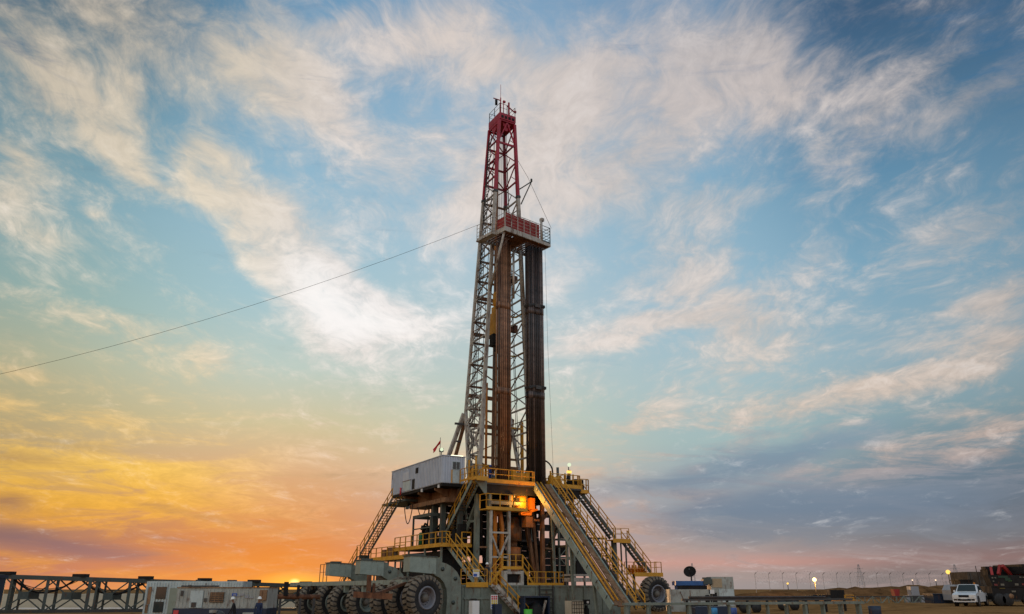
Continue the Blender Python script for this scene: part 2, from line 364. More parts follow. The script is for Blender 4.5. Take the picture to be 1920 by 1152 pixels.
def rail_mesh(pts, h=1.1, step=1.5, r=.042, toe=True, mids=(.55,), closed=False):
    """handrail along world points (posts, top bar, mid bar, toe board)"""
    m = MB(); up = Vector((0,0,1))
    for p, q in zip(pts, pts[1:]):
        p, q = Vector(p), Vector(q); L = (q - p).length; n = max(1, round(L / step))
        for i in range(n + 1):
            c = p.lerp(q, i / n); m.beam(c, c + up * h, r * 2.1, r * 2.1)
        m.tube(p + up*h, q + up*h, r * 1.05, 6)
        for k in mids: m.tube(p + up*h*k, q + up*h*k, r * .8, 6)
        if toe: m.beam(p + up*.1, q + up*.1, .03, .2)
    return m

def stairs(name, label, p, q, width, side, string_mat=DGRN, tread_mat=STEEL, rails=(True, True), step=.24, depth=.3, group=None):
    """straight flight from p (top) to q (foot); side = unit vector across"""
    p, q, s = Vector(p), Vector(q), Vector(side).normalized()
    t = thing(name, label, 'stairs', q, group)
    d = (q - p); n = max(3, int(abs(d.z) / step)); up = Vector((0,0,1))
    hd = Vector((d.x, d.y, 0)).normalized()
    for k in (-1, 1):
        o = s * (k * width / 2)
        MB().beam(p + o, q + o, .07, depth, up).build('stringer', string_mat, t)
        if rails[0 if k < 0 else 1]:
            m = MB(); o2 = s * (k * (width / 2 + .04)); L = d.length; np_ = max(2, round(L / 1.5))
            for i in range(np_ + 1):
                c = p.lerp(q, i / np_) + o2; m.beam(c, c + up * 1.05, .075, .075)
            m.tube(p + o2 + up*1.05, q + o2 + up*1.05, .05, 6); m.tube(p + o2 + up*.55, q + o2 + up*.55, .042, 6)
            m.build('handrail', YEL, t)
    for i in range(n):
        c = p.lerp(q, (i + .5) / n)
        MB().beam(c - s * (width/2 - .04), c + s * (width/2 - .04), .24, .045).build('tread', tread_mat, t)
    return t

# ------------------------------------------------------------------ substructure
FL = 12.0; BT = 2.62
sub = thing('substructure', 'tall steel substructure on a grey green base box, carrying the drill floor', 'rig base', T(5.5, 5, 0))
MB().box((-4, -4.2, -.6), (12.4, 13.5, BT - .12), T).build('base_box', GRN, sub)
m = MB()
m.box((-4.06, -4.28, BT - .12), (12.46, 13.6, BT), T)
for a in (-3.73, -2.2, -.53, 1.3, 3.2, 5.2, 6.58, 8.32, 10.4, 11.32): m.box((a-.05, -4.29, -.6), (a+.05, -4.2, BT-.122), T)
m.box((-3.9, -4.3, 1.5), (-1.5, -4.2, 1.66), T)
m.build('base_frame', GRN, sub)
m = MB()
for a in (3.5, 4.89): m.box((a-.04, -4.42, -.3), (a+.04, -4.3, BT), T)
for i in range(7): m.box((3.5, -4.4, .05 + i*.36), (4.89, -4.31, .13 + i*.36), T)
m.build('ladder', STEEL, sub)
m = MB()
for a in (-3.3, -2.75): m.box((a-.03, -4.42, -.3), (a+.03, -4.3, 1.5), T)
for i in range(6): m.box((-3.3, -4.4, .0 + i*.3), (-2.75, -4.33, .06 + i*.3), T)
m.build('ladder', STEEL, sub)
# drill floor slab and its deep beams
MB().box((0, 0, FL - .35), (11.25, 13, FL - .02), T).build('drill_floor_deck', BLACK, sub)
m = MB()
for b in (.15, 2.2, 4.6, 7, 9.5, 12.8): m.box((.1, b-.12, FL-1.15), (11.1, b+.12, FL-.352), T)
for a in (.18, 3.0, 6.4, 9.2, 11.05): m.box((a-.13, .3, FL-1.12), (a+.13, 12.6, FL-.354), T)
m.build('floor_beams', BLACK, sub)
m = MB(); m.box((-.02, -.06, FL-.36), (5.8, 0, FL-.05), T); m.box((7.6, -.06, FL-.36), (11.27, 0, FL-.05), T); m.box((-.06, 0, FL-.36), (0, 13, FL-.05), T); m.box((11.25, 0, FL-.36), (11.31, 13, FL-.05), T)
m.build('deck_edge', STEEL, sub)
# columns
for (a, b, w, mt) in [(.23,1.5,.42,GRN),(1.29,1.0,.36,GRN),(3.38,1.0,.30,GRN),(5.12,3,.26,BROWNP),(7.54,1.5,.34,BROWNP),(9.77,3,.30,BROWNP),(10.9,5,.28,GRN),(10.9,1.2,.34,GRN),
                      (.3,6.5,.4,GRN),(.3,11,.4,GRN),(3.2,8,.34,STEEL),(10.9,9,.36,GRN),(10.9,12.4,.36,GRN),(6.4,6,.28,BROWNP),(8.2,7,.3,STEEL)]:
    MB().beam(T(a,b,BT), T(a,b,FL-1.14), w, w, RY).build('column', mt, sub)
for (p, q, w, mt) in [((5.8,2,9.3),(7.1,2,BT),.34,BROWNP),((7.3,3,9.6),(7.95,3,BT),.3,BROWNP),((7.7,2.2,8.6),(9.4,2.2,10.2),.3,BROWNP),
                      ((-.2,3,7.6),(1.2,3,10.8),.24,GRN),((.3,6.5,4.2),(.3,1.6,10.4),.26,GRN),((.3,11,3.2),(.3,6.6,10.4),.26,GRN),((10.9,9,3.2),(10.9,1.6,10.4),.26,GRN),
                      ((1.4,1.2,5.0),(3.3,1.2,8.6),.18,STEEL),((3.3,8,3),(8.2,8,10.4),.24,STEEL),((8.2,9,3),(3.3,9,10.4),.24,STEEL),((-1.6,4.5,3.6),(.1,4.5,9.2),.2,GRN)]:
    MB().beam(T(*p), T(*q), w, w, RY).build('diagonal_brace', mt, sub)
for (p, q, w, mt) in [((.3,1.5,6.0),(1.3,1.0,6.0),.16,BROWNP),((7.54,1.5,6.1),(9.7,3,6.1),.16,BROWNP),((5.1,3,6.8),(7.5,3,6.8),.16,STEEL),((.3,1.5,4.6),(.3,11,4.6),.2,GRN),
                      ((.3,2,8.4),(.3,11,8.4),.2,GRN),((10.9,1,6.4),(10.9,12,6.4),.2,GRN),((9.7,3,4.5),(10.9,5,4.5),.15,GRN)]:
    MB().beam(T(*p), T(*q), w, w).build('girder', mt, sub)
# black backdrop added for the shade under the floor, with random gaps
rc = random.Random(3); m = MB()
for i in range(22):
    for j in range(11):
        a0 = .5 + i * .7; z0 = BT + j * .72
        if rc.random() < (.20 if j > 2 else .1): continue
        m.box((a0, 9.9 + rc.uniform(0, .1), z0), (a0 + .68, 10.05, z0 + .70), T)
m.build('dark_backdrop', BLACK, sub)
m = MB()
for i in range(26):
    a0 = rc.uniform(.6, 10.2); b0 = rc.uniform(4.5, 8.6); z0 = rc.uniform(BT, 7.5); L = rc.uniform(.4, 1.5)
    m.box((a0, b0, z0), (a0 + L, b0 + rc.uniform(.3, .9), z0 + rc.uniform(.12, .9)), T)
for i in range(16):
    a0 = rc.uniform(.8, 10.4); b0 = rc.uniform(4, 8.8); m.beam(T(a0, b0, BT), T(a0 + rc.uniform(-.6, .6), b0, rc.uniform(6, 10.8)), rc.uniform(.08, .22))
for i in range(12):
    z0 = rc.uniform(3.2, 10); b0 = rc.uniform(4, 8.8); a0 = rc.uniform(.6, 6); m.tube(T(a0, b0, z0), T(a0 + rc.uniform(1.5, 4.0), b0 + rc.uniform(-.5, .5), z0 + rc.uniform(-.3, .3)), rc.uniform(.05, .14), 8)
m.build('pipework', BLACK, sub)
# handrails of the drill floor
for pts in ([(0, .06), (5.75, .06)], [(7.75, .06), (11.2, .06)], [(.02, 1.3), (.02, 2.5)], [(11.2, .06), (11.2, .4)], [(11.2, 2.2), (11.2, 12.9)], [(.1, 12.9), (11.2, 12.9)]):
    rail_mesh([T(a, b, FL) for a, b in pts], 1.15, 1.45).build('handrail', YEL, sub)
MB().box((0, -.10, FL - .2), (5.78, -.063, FL + .14), T).box((7.72, -.10, FL - .2), (11.28, -.063, FL + .14), T).build('kick_plate', YEL, sub)
# head of the front left stairs
MB().box((-1.2, -1.1, FL - .1), (0, .1, FL), T).box((-1.22, -1.15, FL - .22), (0, -1.1, FL + .12), T).build('stair_head', YEL, sub)
rail_mesh([T(-1.15, 2.4, FL), T(-1.15, -1.05, FL), T(.02, -1.05, FL), T(.02, 0, FL)], 1.2, .9, .036).build('handrail', YEL, sub)
rail_mesh([T(.9, .9, FL), T(.9, 2.2, FL), T(.1, 2.2, FL)], 1.3, .7, .036, toe=False).build('handrail', YEL, sub)
MB().prism([T(-1.1,-.6,FL-.12), T(.15,-.6,FL-.12), T(.15,-.6,FL-1.6)], RY*.12).build('bracket', GRN, sub)
# dark machinery slung under the floor
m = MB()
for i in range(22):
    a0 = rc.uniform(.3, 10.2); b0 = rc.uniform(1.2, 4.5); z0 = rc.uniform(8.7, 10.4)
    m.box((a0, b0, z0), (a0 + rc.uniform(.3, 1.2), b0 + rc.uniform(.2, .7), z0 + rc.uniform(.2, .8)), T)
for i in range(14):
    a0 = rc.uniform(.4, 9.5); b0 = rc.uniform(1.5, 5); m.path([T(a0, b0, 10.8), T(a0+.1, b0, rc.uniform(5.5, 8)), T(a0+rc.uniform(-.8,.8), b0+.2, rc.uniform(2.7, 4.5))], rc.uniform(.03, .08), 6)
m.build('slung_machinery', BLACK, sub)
m = MB()
for i in range(9):
    b0 = 2.8 + i * 1.1; m.path([T(-.4+rc.uniform(-.3,.3), b0, 11.0), T(-.3, b0+.1, rc.uniform(7.5, 9)), T(-.5, b0+rc.uniform(-.6,.6), 6.2)], rc.uniform(.04, .09), 6)
    m.box((-.9, b0, 6.2), (-.2, b0 + rc.uniform(.4, .9), rc.uniform(6.8, 8.6)), T)
m.build('side_machinery', BLACK, sub)
for pts in ([(7.7, 3.6), (11.1, 3.6)], [(9.6, .4), (9.6, 2.0)], [(5.6, .1), (5.6, 1.0)], [(3.0, 2.6), (5.6, 2.6)]): rail_mesh([T(a, b, FL) for a, b in pts], 1.2, .8, .04, toe=False).build('handrail', YEL, sub)
# small side platform at the right end
MB().box((11.33, .1, FL - .55), (12.35, 3.2, FL - .4), T).build('side_platform', YEL, sub)
rail_mesh([T(11.4, .12, FL-.4), T(12.3, .12, FL-.4), T(12.3, .5, FL-.4)], 1.25, 1.0).build('handrail', YEL, sub)
MB().beam(T(11.2, .6, FL-1.6), T(12.2, .6, FL-.56), .12).build('diagonal_brace', GRN, sub)
# lower right hanging platform beside the ramp
MB().box((9.4, -.5, 9.0), (10.6, .5, 9.12), T).build('hanging_platform', ORANGEP, sub)
rail_mesh([T(9.45, -.45, 9.12), T(10.55, -.45, 9.12), T(10.55, .45, 9.12)], 1.1, 1.0, .026).build('handrail', BROWNP, sub)
MB().beam(T(9.5,.4,9.12), T(9.5,.4,10.9), .09).beam(T(10.5,.4,9.12), T(10.5,.4,10.9), .09).build('hanger', STEEL, sub)

# ---- platform slung under the drill floor, on a pale braced tower
plat = thing('service_platform', 'yellow railed platform under the drill floor, on a pale braced tower', 'platform', T(2, -.6, BT))
MB().box((-.12, -1.05, 9.22), (4.3, .35, 9.32), T).box((-.14, -1.09, 9.2), (4.3, -1.05, 9.5), T).build('platform_deck', YEL, plat)
rail_mesh([T(-.1, .3, 9.4), T(-.1, -1.0, 9.4), T(4.25, -1.0, 9.4)], 1.25, 1.45, toe=False).build('handrail', YEL, plat)
for a in (.48, 2.4):
    MB().beam(T(a,-.85,BT), T(a,-.85,9.2), .22, .22, RY).build('post', PALE, plat)
for z in (7.2, 5.05): MB().beam(T(.59,-.85,z), T(2.29,-.85,z), .16).build('crossbar', PALE, plat)
for a in (.6, 2.28): MB().beam(T(a,-.85,6.9), T(1.44,-.85,5.1), .15).build('diagonal_brace', PALE, plat)
MB().beam(T(.9,.2,10.0), T(4.2,.2,10.0), .3).beam(T(.9,.2,9.32), T(.9,.2,10.8), .2).beam(T(3.1,.2,9.32), T(3.1,.2,10.8), .25).build('frame_behind', GRN, plat)
for b0 in (3.0, 4.6): MB().beam(T(-.05,b0,8.6), T(-.05,b0+1.2,10.9), .2).build('diagonal_brace', GRN, sub)
# inverted-U lifting frame behind the tower
lf = MB(); lf.beam(T(1.65,.5,BT), T(1.68,.5,9.1), .24, .3, RY); lf.beam(T(2.28,.5,BT), T(2.42,.5,7.7), .3, .3, RY); lf.beam(T(2.42,.5,7.7), T(2.2,.5,9.1), .3, .3, RY); lf.beam(T(1.57,.5,9.1), T(2.35,.5,9.1), .28, .3)
tag(lf.build('lifting_frame', ORANGEP), 'orange inverted U frame standing inside the pale braced tower', 'lifting frame')

# ---- blowout preventer and bell housing, lit by the lamp under the floor
bop = thing('blowout_preventer', 'tall stack of flanged valve bodies with a yellow housing under the floor', 'well valve', T(4.9, 2.6, BT))
MB().lathe(T(4.9, 2.6, BT - .5), (0,0,1), [(0,.0),(0,.7),(.6,.7),(.6,.45),(1.2,.45),(1.2,.75),(2.3,.75),(2.3,.4),(2.8,.4),(2.8,.7),(4,.7),(4,.35),(4.6,.35),(4.6,.8),(5.8,.8),(6.1,.5),(6.8,.5),(6.8,0)], 16).build('valve_body', BROWNP, bop)
MB().box((3.2, .4, 10.2), (3.75, 1.4, 10.84), T).build('lamp_box', ORANGEP, bop)
MB().lathe(T(4.7, 1.2, 9.45), (0,0,1), [(0,0),(0,.78),(.15,.86),(1.2,.86),(1.38,.7),(1.38,0)], 20).build('bell_housing', YEL, bop)
MB().box((3.75, .22, 10.15), (4.2, .42, 10.6), T).build('hatch', BLACK, bop)
MB().box((5.6, .5, 9.6), (6.1, 1.5, 10.7), T).box((4.5, .3, 9.0), (5.6, .9, 9.42), T).beam(T(4.4,.4,9.1), T(6.3,.4,9.6), .2).build('manifold', ORANGEP, bop)
MB().box((4.95, .3, 7.9), (5.75, 1.1, 8.9), T).box((5.75,.5,8.5),(6.6,.7,8.7),T).build('control_block', BROWNP, bop)
# the working lamp that lights it
wl = thing('work_lamp', 'glowing bulkhead lamp under the front edge of the drill floor', 'lamp', T(3.35, -.25, 10.75))
MB().box((3.2, -.3, 10.72), (3.5, -.1, 10.84), T).build('lamp_housing', STEEL, wl)
MB().ball(T(3.35, -.2, 10.62), .07).build('lamp_globe', LAMPY, wl)
ld = bpy.data.lights.new('work_lamp_light', 'POINT'); ld.energy = 330; ld.color = (1, .40, .04); ld.shadow_soft_size = .15
lo = bpy.data.objects.new('work_lamp_light', ld); COL.objects.link(lo); lo.location = T(4.4, -.8, 10.3)

# ---- left-hand tank deck with yellow railed walkway
td = thing('tank_deck', 'walkway deck with yellow rails over tanks left of the rig', 'platform', T(-1.8, 7, BT))
MB().box((-3.1, 2.0, 6.0), (0, 13.8, 6.14), T).build('deck', STEEL, td)
MB().box((-3.16, 1.95, 5.98), (-3.1, 13.8, 6.24), T).box((-3.1, 1.94, 5.98), (-.02, 2.0, 6.24), T).build('deck_edge', YEL, td)
rail_mesh([T(-3.08, 13.7, 6.14), T(-3.08, 2.05, 6.14), T(-2.3, 2.05, 6.14)], 1.2, 1.5).build('handrail', YEL, td)
rail_mesh([T(-1.05, 2.05, 6.14), T(-.1, 2.05, 6.14), T(-.1, 3.2, 6.14)], 1.2, 1.0).build('handrail', YEL, td)
for b in (2.3, 6, 10, 13.5):
    MB().beam(T(-3.0, b, BT), T(-3.0, b, 5.98), .16).build('post', GRN, td)
MB().beam(T(-3.0, 2.3, 5.0), T(-3.0, 13.5, 5.0), .12).build('crossbar', GRN, td)
MB().box((-2.3, 3.4, BT), (-.3, 13.4, 5.7), T).build('tank', BLACK, td)
MB().box((-2.6, 13.9, 5.2), (-.4, 21, 5.32), T).box((-3.3, 10.2, 5.16), (-2.6, 20.4, 5.36), T).build('lower_deck', YEL, td)
rail_mesh([T(-3.25, 20.2, 5.36), T(-3.25, 10.4, 5.36)], 1.15, 1.6).build('handrail', YEL, td)
for b in (12, 15.5, 19.5): MB().beam(T(-3.0, b, 2.2), T(-3.0, b, 5.16), .14).build('post', GRN, td)
MB().box((-2.4, 14.2, -.4), (-.4, 20.5, 4.4), T).build('tank', STEEL, td)
MB().box((-2.7, 15.2, 5.36), (-1.9, 16.8, 6.5), T).box((-2.6, 17.6, 5.36), (-2.0, 18.8, 6.35), T).build('pump_cover', BROWNP, td)
# pipe frame and pumps standing on the deck, under the cabin
pf = thing('pump_station', 'open steel frame of posts and pumps on the tank deck under the cabin', 'pump frame', T(-2, 8, 6.14))
for (a, b) in ((-2.5, 10.3), (-2.5, 5.9), (-.6, 10.3), (-.6, 5.9)): MB().beam(T(a,b,6.14), T(a,b,9.15), .16).build('post', DGRN, pf)
for (p, q) in (((-2.5,10.3,9.2),(-2.5,5.9,9.2)),((-2.5,10.3,8.0),(-2.5,5.9,8.0)),((-.6,10.3,9.2),(-.6,5.9,9.2)),((-2.5,10.3,9.2),(-.6,10.3,9.2)),((-2.5,5.9,9.2),(-.6,5.9,9.2))):
    MB().beam(T(*p), T(*q), .22 if p[2] > 9 else .1, .3 if p[2] > 9 else .1).build('crossbar', DGRN, pf)
m = MB()
for (a, b, h) in ((-2, 8.9, 2.2), (-1.9, 7.9, 1.4), (-1.5, 6.8, 1.8), (-1, 9, 1.6)):
    m.lathe(T(a, b, 6.14), (0,0,1), [(0,0),(0,.26),(h*.5,.26),(h*.5,.16),(h*.8,.16),(h*.8,.3),(h,.22),(h,0)], 12)
m.path([T(-2,8.9,8.2), T(-2,8.5,8.5), T(-2,7.9,8.3), T(-1.9,7.9,7.4)], .1); m.path([T(-1.5,6.8,7.9), T(-1.4,6.2,8.3), T(-1.2,5.5,8.2)], .09)
m.build('pump', BLACK, pf)
MB().lathe(T(-2.6, 8.1, 6.14), (0,0,1), [(0,0),(0,.22),(1.3,.22),(1.45,.1),(1.45,0)], 12).build('gas_bottle', GREEN, pf)
# stout legs that carry the cabin
for (a, b) in ((-1.6, 7.2), (-1.6, 5.2), (-.6, 3.4)):
    tag(MB().beam(T(a,b,6.16), T(a,b,10.2), .46, .4, RY).build('cabin_support_column', DGRN), 'dark green column under the cabin floor, ' + {7.2:'nearest the pump frame', 5.2:'middle of three', 3.4:'nearest the front stairs'}[b], 'column')

# ---- driller's cabin
cab = thing('driller_cabin', 'blue white corrugated cabin overhanging the left of the drill floor', 'cabin', T(-1.8, 9, 11.2))
m = MB(); ca0, ca1, cb0, cb1, cz0, cz1 = -3.0, -.62, 2.6, 15.7, 11.85, 14.42
m.box((ca0, cb0, cz0), (ca1, cb1, cz1), T)
nb = 36
for i in range(nb):        # corrugations
    b0 = cb0 + (cb1 - cb0) * (i + .25) / nb; m.box((ca0 - .075, b0, cz0 + .05), (ca0 + .01, b0 + (cb1-cb0)/nb*.5, cz1 - .06), T)
for i in range(9):
    a0 = ca0 + (ca1-ca0)*(i+.25)/9; m.box((a0, cb0 - .06, cz0 + .05), (a0 + .13, cb0 + .01, cz1 - .06), T)
m.build('wall', CABW, cab)
MB().box((ca0 - .1, cb0 - .1, cz1), (ca1 + .06, cb1 + .06, cz1 + .07), T).build('roof', CABW, cab)
w = MB().box((-2.0, cb0 - .085, 13.15), (-1.15, cb0 - .0, 13.95), T).build('window', WHITE, cab)
MB().box((-1.94, cb0 - .1, 13.2), (-1.6, cb0 - .086, 13.9), T).box((-1.55, cb0 - .1, 13.2), (-1.21, cb0 - .086, 13.9), T).build('pane', GLASS, w)
d = MB().box((-1.95, cb0 - .08, 11.9), (-1.2, cb0 - .0, 13.1), T).build('door', WHITE, cab)
MB().box((-2.08, cb0 - .095, 11.88), (-1.97, cb0 - .001, 13.12), T).box((-1.18, cb0 - .095, 11.88), (-1.07, cb0 - .001, 13.12), T).build('door_frame', YEL, d)
MB().box((ca0 - .1, 8.25, 13.45), (ca0 - .001, 8.95, 14.0), T).build('vent', BLACK, cab)
MB().box((ca0 - .11, 10.6, 13.0), (ca0 - .001, 12.2, 13.9), T).build('shutter', CABW, cab)
dd = MB().box((ca0 - .09, 10.3, 11.95), (ca0 - .001, 12.2, 12.95), T).build('door', WHITE, cab)
MB().box((ca0 - .12, 10.0, 12.95), (ca0 - .091, 12.3, 13.0), T).build('door_frame', RUST, dd)
MB().box((ca0 - .1, 9.1, 11.95), (ca0 - .001, 9.75, 12.95), T).build('vent', BLACK, cab)
MB().tube(T(ca0-.2, 12.5, 11.6), T(ca0-.2, 12.5, 12.4), .09).build('fire_extinguisher', SIGNR, cab)
m = MB().box((ca0 + .05, cb0 + .05, cz0 - .28), (ca1 - .02, cb1 - .05, cz0), T)
m.build('floor_frame', BLACK, cab)
for b in (4.4, 8.4, 12.4): MB().prism([T(ca0 + .1, b, cz0 - .3), T(ca0 + .1, b, cz0 - .52), T(-.62, b, 10.3), T(-.05, b, 10.3), T(-.05, b, cz0 - .3)], RY * .16).build('bracket', BROWNP, cab)
MB().box((-2.2, 3.6, 10.2), (-.3, 12.2, 10.62), T).box((-1.4, 4, 10.63), (-.4, 12, cz0 - .3), T).build('support_beam', BROWNP, cab)
for b in (3.2, 7.2): MB().box((ca0 - .08, b, cz0 - .42), (ca0 + .05, b + .22, cz0 - .1), T).build('lamp', SIGNW, cab)
MB().box((-2.9, 11.9, 11.0), (-.2, 18.6, 11.22), T).beam(T(-2.6,12,10.3), T(-.4,16.5,11), .3).build('rear_beam', DGRN, cab)
# hoses under the cabin
for (b0, b1, z0, sag, lab) in ((13.2, 10.9, 10.6, 1.9, 'long black hose loop hanging under the cabin'), (9.6, 7.4, 10.2, 1.0, 'short black hose loop hanging under the cabin')):
    pts = [T(-2.4, b0 + (b1-b0)*t/10, z0 - sag * (1 - (2*t/10 - 1)**2)) for t in range(11)]
    tag(MB().path(pts, .05).build('hanging_hose', BLACK), lab, 'hose')
# things on the cabin roof
sl_ = thing('strip_light', 'glowing fluorescent strip light on the cabin roof edge', 'lamp', T(-1.3, 3.3, 14.5))
MB().box((-1.85, 3.2, 14.5), (-.45, 3.4, 14.55), T).build('lamp_housing', STEEL, sl_)
MB().box((-1.8, 3.2, 14.552), (-.5, 3.36, 14.66), T).build('lamp_tube', TUBEL, sl_)
fl_ = thing('floodlight', 'round floodlight by the flag on the cabin roof', 'lamp', T(-3.0, 3.0, 14.5))
MB().tube(T(-3.0,3.0,14.49), T(-3.0,3.0,14.9), .05).box((-3.1,3.0,14.85),(-2.75,3.3,15.2),T).build('lamp_bracket', STEEL, fl_)
MB().ball(T(-3.05, 2.8, 15.03), .17).build('lamp_globe', LAMPW, fl_)
fg = thing('flag', 'small red flag drooping from a thin pole on the cabin', 'flag', T(-2.95, 3.4, 14.5))
MB().tube(T(-2.95,3.4,14.49), T(-2.95,3.4,16.3), .025).build('flagpole', STEEL, fg)
vs = []; fs = []
for i in range(7):
    for j in range(4):
        u = i/6; vs.append(T(-2.95 - .75*u, 3.4 - .1*math.sin(u*6+j), 16.05 - 1.0*u - j*.13 + .05*math.sin(u*7)))
for i in range(6):
    for j in range(3): fs.append([i*4+j, i*4+j+1, (i+1)*4+j+1, (i+1)*4+j])
m = MB(); m.add(vs, fs, True); m.build('flag_cloth', FLAGR, fg)

for (a, b, z0, z1) in ((-.2,2.5,FL,FL+2.2),(.5,2.4,FL,FL+2.6),(1.5,2.8,FL,FL+1.7),(8.6,2.6,FL,FL+2.0)): MB().beam(T(a,b,z0),T(a,b,z1),.13).build('yellow_post', YEL, sub)
# ---- stairs
stairs('steel_stairs', 'front left flight from the drill floor down to the tank deck', T(-.62, .1, FL), T(-.62, 7.2, 6.2), .85, RX, GRNL, BROWNP)
stairs('steel_stairs', 'left flight from the tank deck down to the low signed landing', T(-1.75, 2.9, 6.2), T(-1.75, -3.1, 2.7), .9, RX, GRNL, STEEL)
stairs('steel_stairs', 'lowest front flight against the base box, beside the sign board', T(-1.35, -4.85, BT), T(1.75, -4.85, -.2), .9, RY, PALE, BROWNP)
stairs('steel_stairs', 'long flight hanging from the far end of the cabin', T(-3.4, 13.0, 11.3), T(-3.4, 22.0, 5.95), .95, RX, DGRN, STEEL)
stairs('steel_stairs', 'lower flight on the far left, above the pale gooseneck boxes', T(-3.4, 22.9, 5.75), T(-3.4, 28.5, 2.3), .95, RX, DGRN, STEEL)
stairs('steel_stairs', 'upper flight on the right side of the drill floor', T(11.8, 1.0, 11.4), T(15.8, 1.0, 7.2), .9, RY, DGRN, STEEL)
stairs('steel_stairs', 'lower flight on the right, ending above the lone wheel', T(17.3, 1.0, 6.95), T(20.2, 1.0, 3.9), .9, RY, DGRN, STEEL)
# landings
def landing(label, a0, a1, b0, b1, z, rails, posts, zf=0.0, mt=YEL):
    t = thing('stair_landing', label, 'landing', T((a0+a1)/2, (b0+b1)/2, zf))
    MB().box((a0, b0, z-.08), (a1, b1, z), T).box((a0-.02, b0-.04, z-.3), (a1+.02, b0, z+.1), T).build('landing_deck', mt, t)
    for pts in rails: rail_mesh([T(a, b, z) for a, b in pts], 1.15, 1.0, .03, toe=False).build('handrail', YEL, t)
    for (a, b, w, m_) in posts: MB().beam(T(a,b,zf), T(a,b,z-.082), w, w, RY).build('post', m_, t)
    return t
ll = landing('yellow railed landing with a white and blue sign, beside the big front wheel', -3.7, -1.65, -4.3, -3.1, 2.75, [[(-3.65,-3.2),(-3.65,-4.25),(-1.7,-4.25)]], [], BT)
landing('yellow railed landing half way down the right hand stairs', 15.3, 17.5, .3, 1.7, 7.05, [[(15.4,.35),(17.4,.35)],[(17.4,1.65),(15.4,1.65)]], [(15.9,1.0,.42,DGRN),(17.1,.6,.12,DGRN),(17.1,1.4,.12,DGRN)], 2.0)
m = MB()
landing('low yellow railed landing above the lone wheel', 17.6, 21.3, .0, 1.8, 3.8, [[(17.7,.05),(19.2,.05)],[(20.3,.05),(21.2,.05),(21.2,1.7),(17.7,1.7)]], [(18.2,.9,.2,GRN),(20.9,.9,.14,DGRN)], 1.6)
landing('small grey landing between the two far left flights', -4.0, -2.8, 21.9, 23.0, 5.8, [[(-3.95,21.9),(-3.95,23.0)]], [(-2.9,22.2,.14,DGRN),(-2.9,22.9,.14,DGRN)], 0.0, DGRN)
sg = thing('safety_sign', 'white sign with blue panel wired to the low landing rail', 'sign', T(-2.8, -4.33, 3.3))
MB().box((-3.1,-4.36,3.25),(-2.5,-4.33,3.85),T).build('sign_board', SIGNW, sg)
MB().box((-3.06,-4.372,3.3),(-2.72,-4.362,3.52),T).build('sign_panel', SIGNB, sg)
MB().box((-3.06,-4.372,3.68),(-2.54,-4.362,3.80),T).build('sign_panel', SIGNY, sg)
sb = thing('safety_notice_board', 'tall board of pink, yellow and blue symbol squares beside the lowest stairs', 'sign', T(-1.7, -5.6, 0))
MB().box((-2.05,-5.62,.75),(-1.4,-5.58,1.85),T).build('sign_board', SIGNW, sb)
MB().tube(T(-1.72,-5.55,-.3), T(-1.72,-5.55,.75), .05).build('post', RUST, sb)
for j in range(6):
    for i in range(3):
        MB().box((-2.0+i*.2,-5.634,.80+j*.17),(-1.86+i*.2,-5.622,.93+j*.17),T).build('symbol', SIGNB if j < 2 else (SIGNY if j < 4 else SIGNR), sb)
# crossing stile, grey box frame and rail on the base
st_ = thing('crossover_steps', 'small yellow railed stile over the grey box frame on the base', 'steps', T(1.6, -2.5, BT))
MB().box((.55,-2.9,3.98),(2.65,-2.1,4.06),T).box((.53,-2.95,3.95),(2.67,-2.9,4.2),T).build('platform_deck', YEL, st_)
rail_mesh([T(.6,-2.88,4.06), T(2.62,-2.88,4.06)], 1.15, .7, .032, toe=False).build('handrail', YEL, st_)
for (a0, a1) in ((.5, -.75), (2.7, 3.9)):
    m = MB(); m.beam(T(a0,-2.88,4.0), T(a1,-2.88,BT), .05, .2)
    m.tube(T(a0,-2.88,5.15), T(a1,-2.88,3.75), .035); m.tube(T(a0,-2.88,4.6), T(a1,-2.88,3.2), .03)
    for k in range(3): c = T(a0+(a1-a0)*k/2,-2.88,4.0+(BT-4.0)*k/2); m.beam(c, c+Vector((0,0,1.15)), .055)
    m.build('handrail', YEL, st_)
    for k in range(5): MB().beam(T(a0+(a1-a0)*(k+.5)/5,-2.85,4.0-(4.0-BT)*(k+.5)/5), T(a0+(a1-a0)*(k+.5)/5,-2.1,4.0-(4.0-BT)*(k+.5)/5), .22, .04).build('tread', STEEL, st_)
gb = thing('grey_box_frame', 'hollow grey steel box frame on the base under the yellow stile', 'box frame', T(1.4,-3,BT))
MB().box((.42,-3.5,BT),(.72,-2.95,3.82),T).box((2.1,-3.5,BT),(2.4,-2.95,3.82),T).box((.72,-3.45,3.55),(2.1,-2.95,3.75),T).box((.72,-3.45,BT),(2.1,-2.95,BT+.2),T).build('frame', PALE, gb)
MB().box((.73,-3.2,BT+.2),(2.09,-2.96,3.54),T).build('interior_shade', BLACK, gb)  # black block stands in for the shade inside the frame
tag(rail_mesh([T(2.45,-4.1,BT), T(6.2,-4.1,BT), T(6.2,-2.6,BT)], 1.12, .95, .034).build('guard_rail', YEL), 'yellow guard rail along the front of the base box, right of the grey box frame', 'rail')
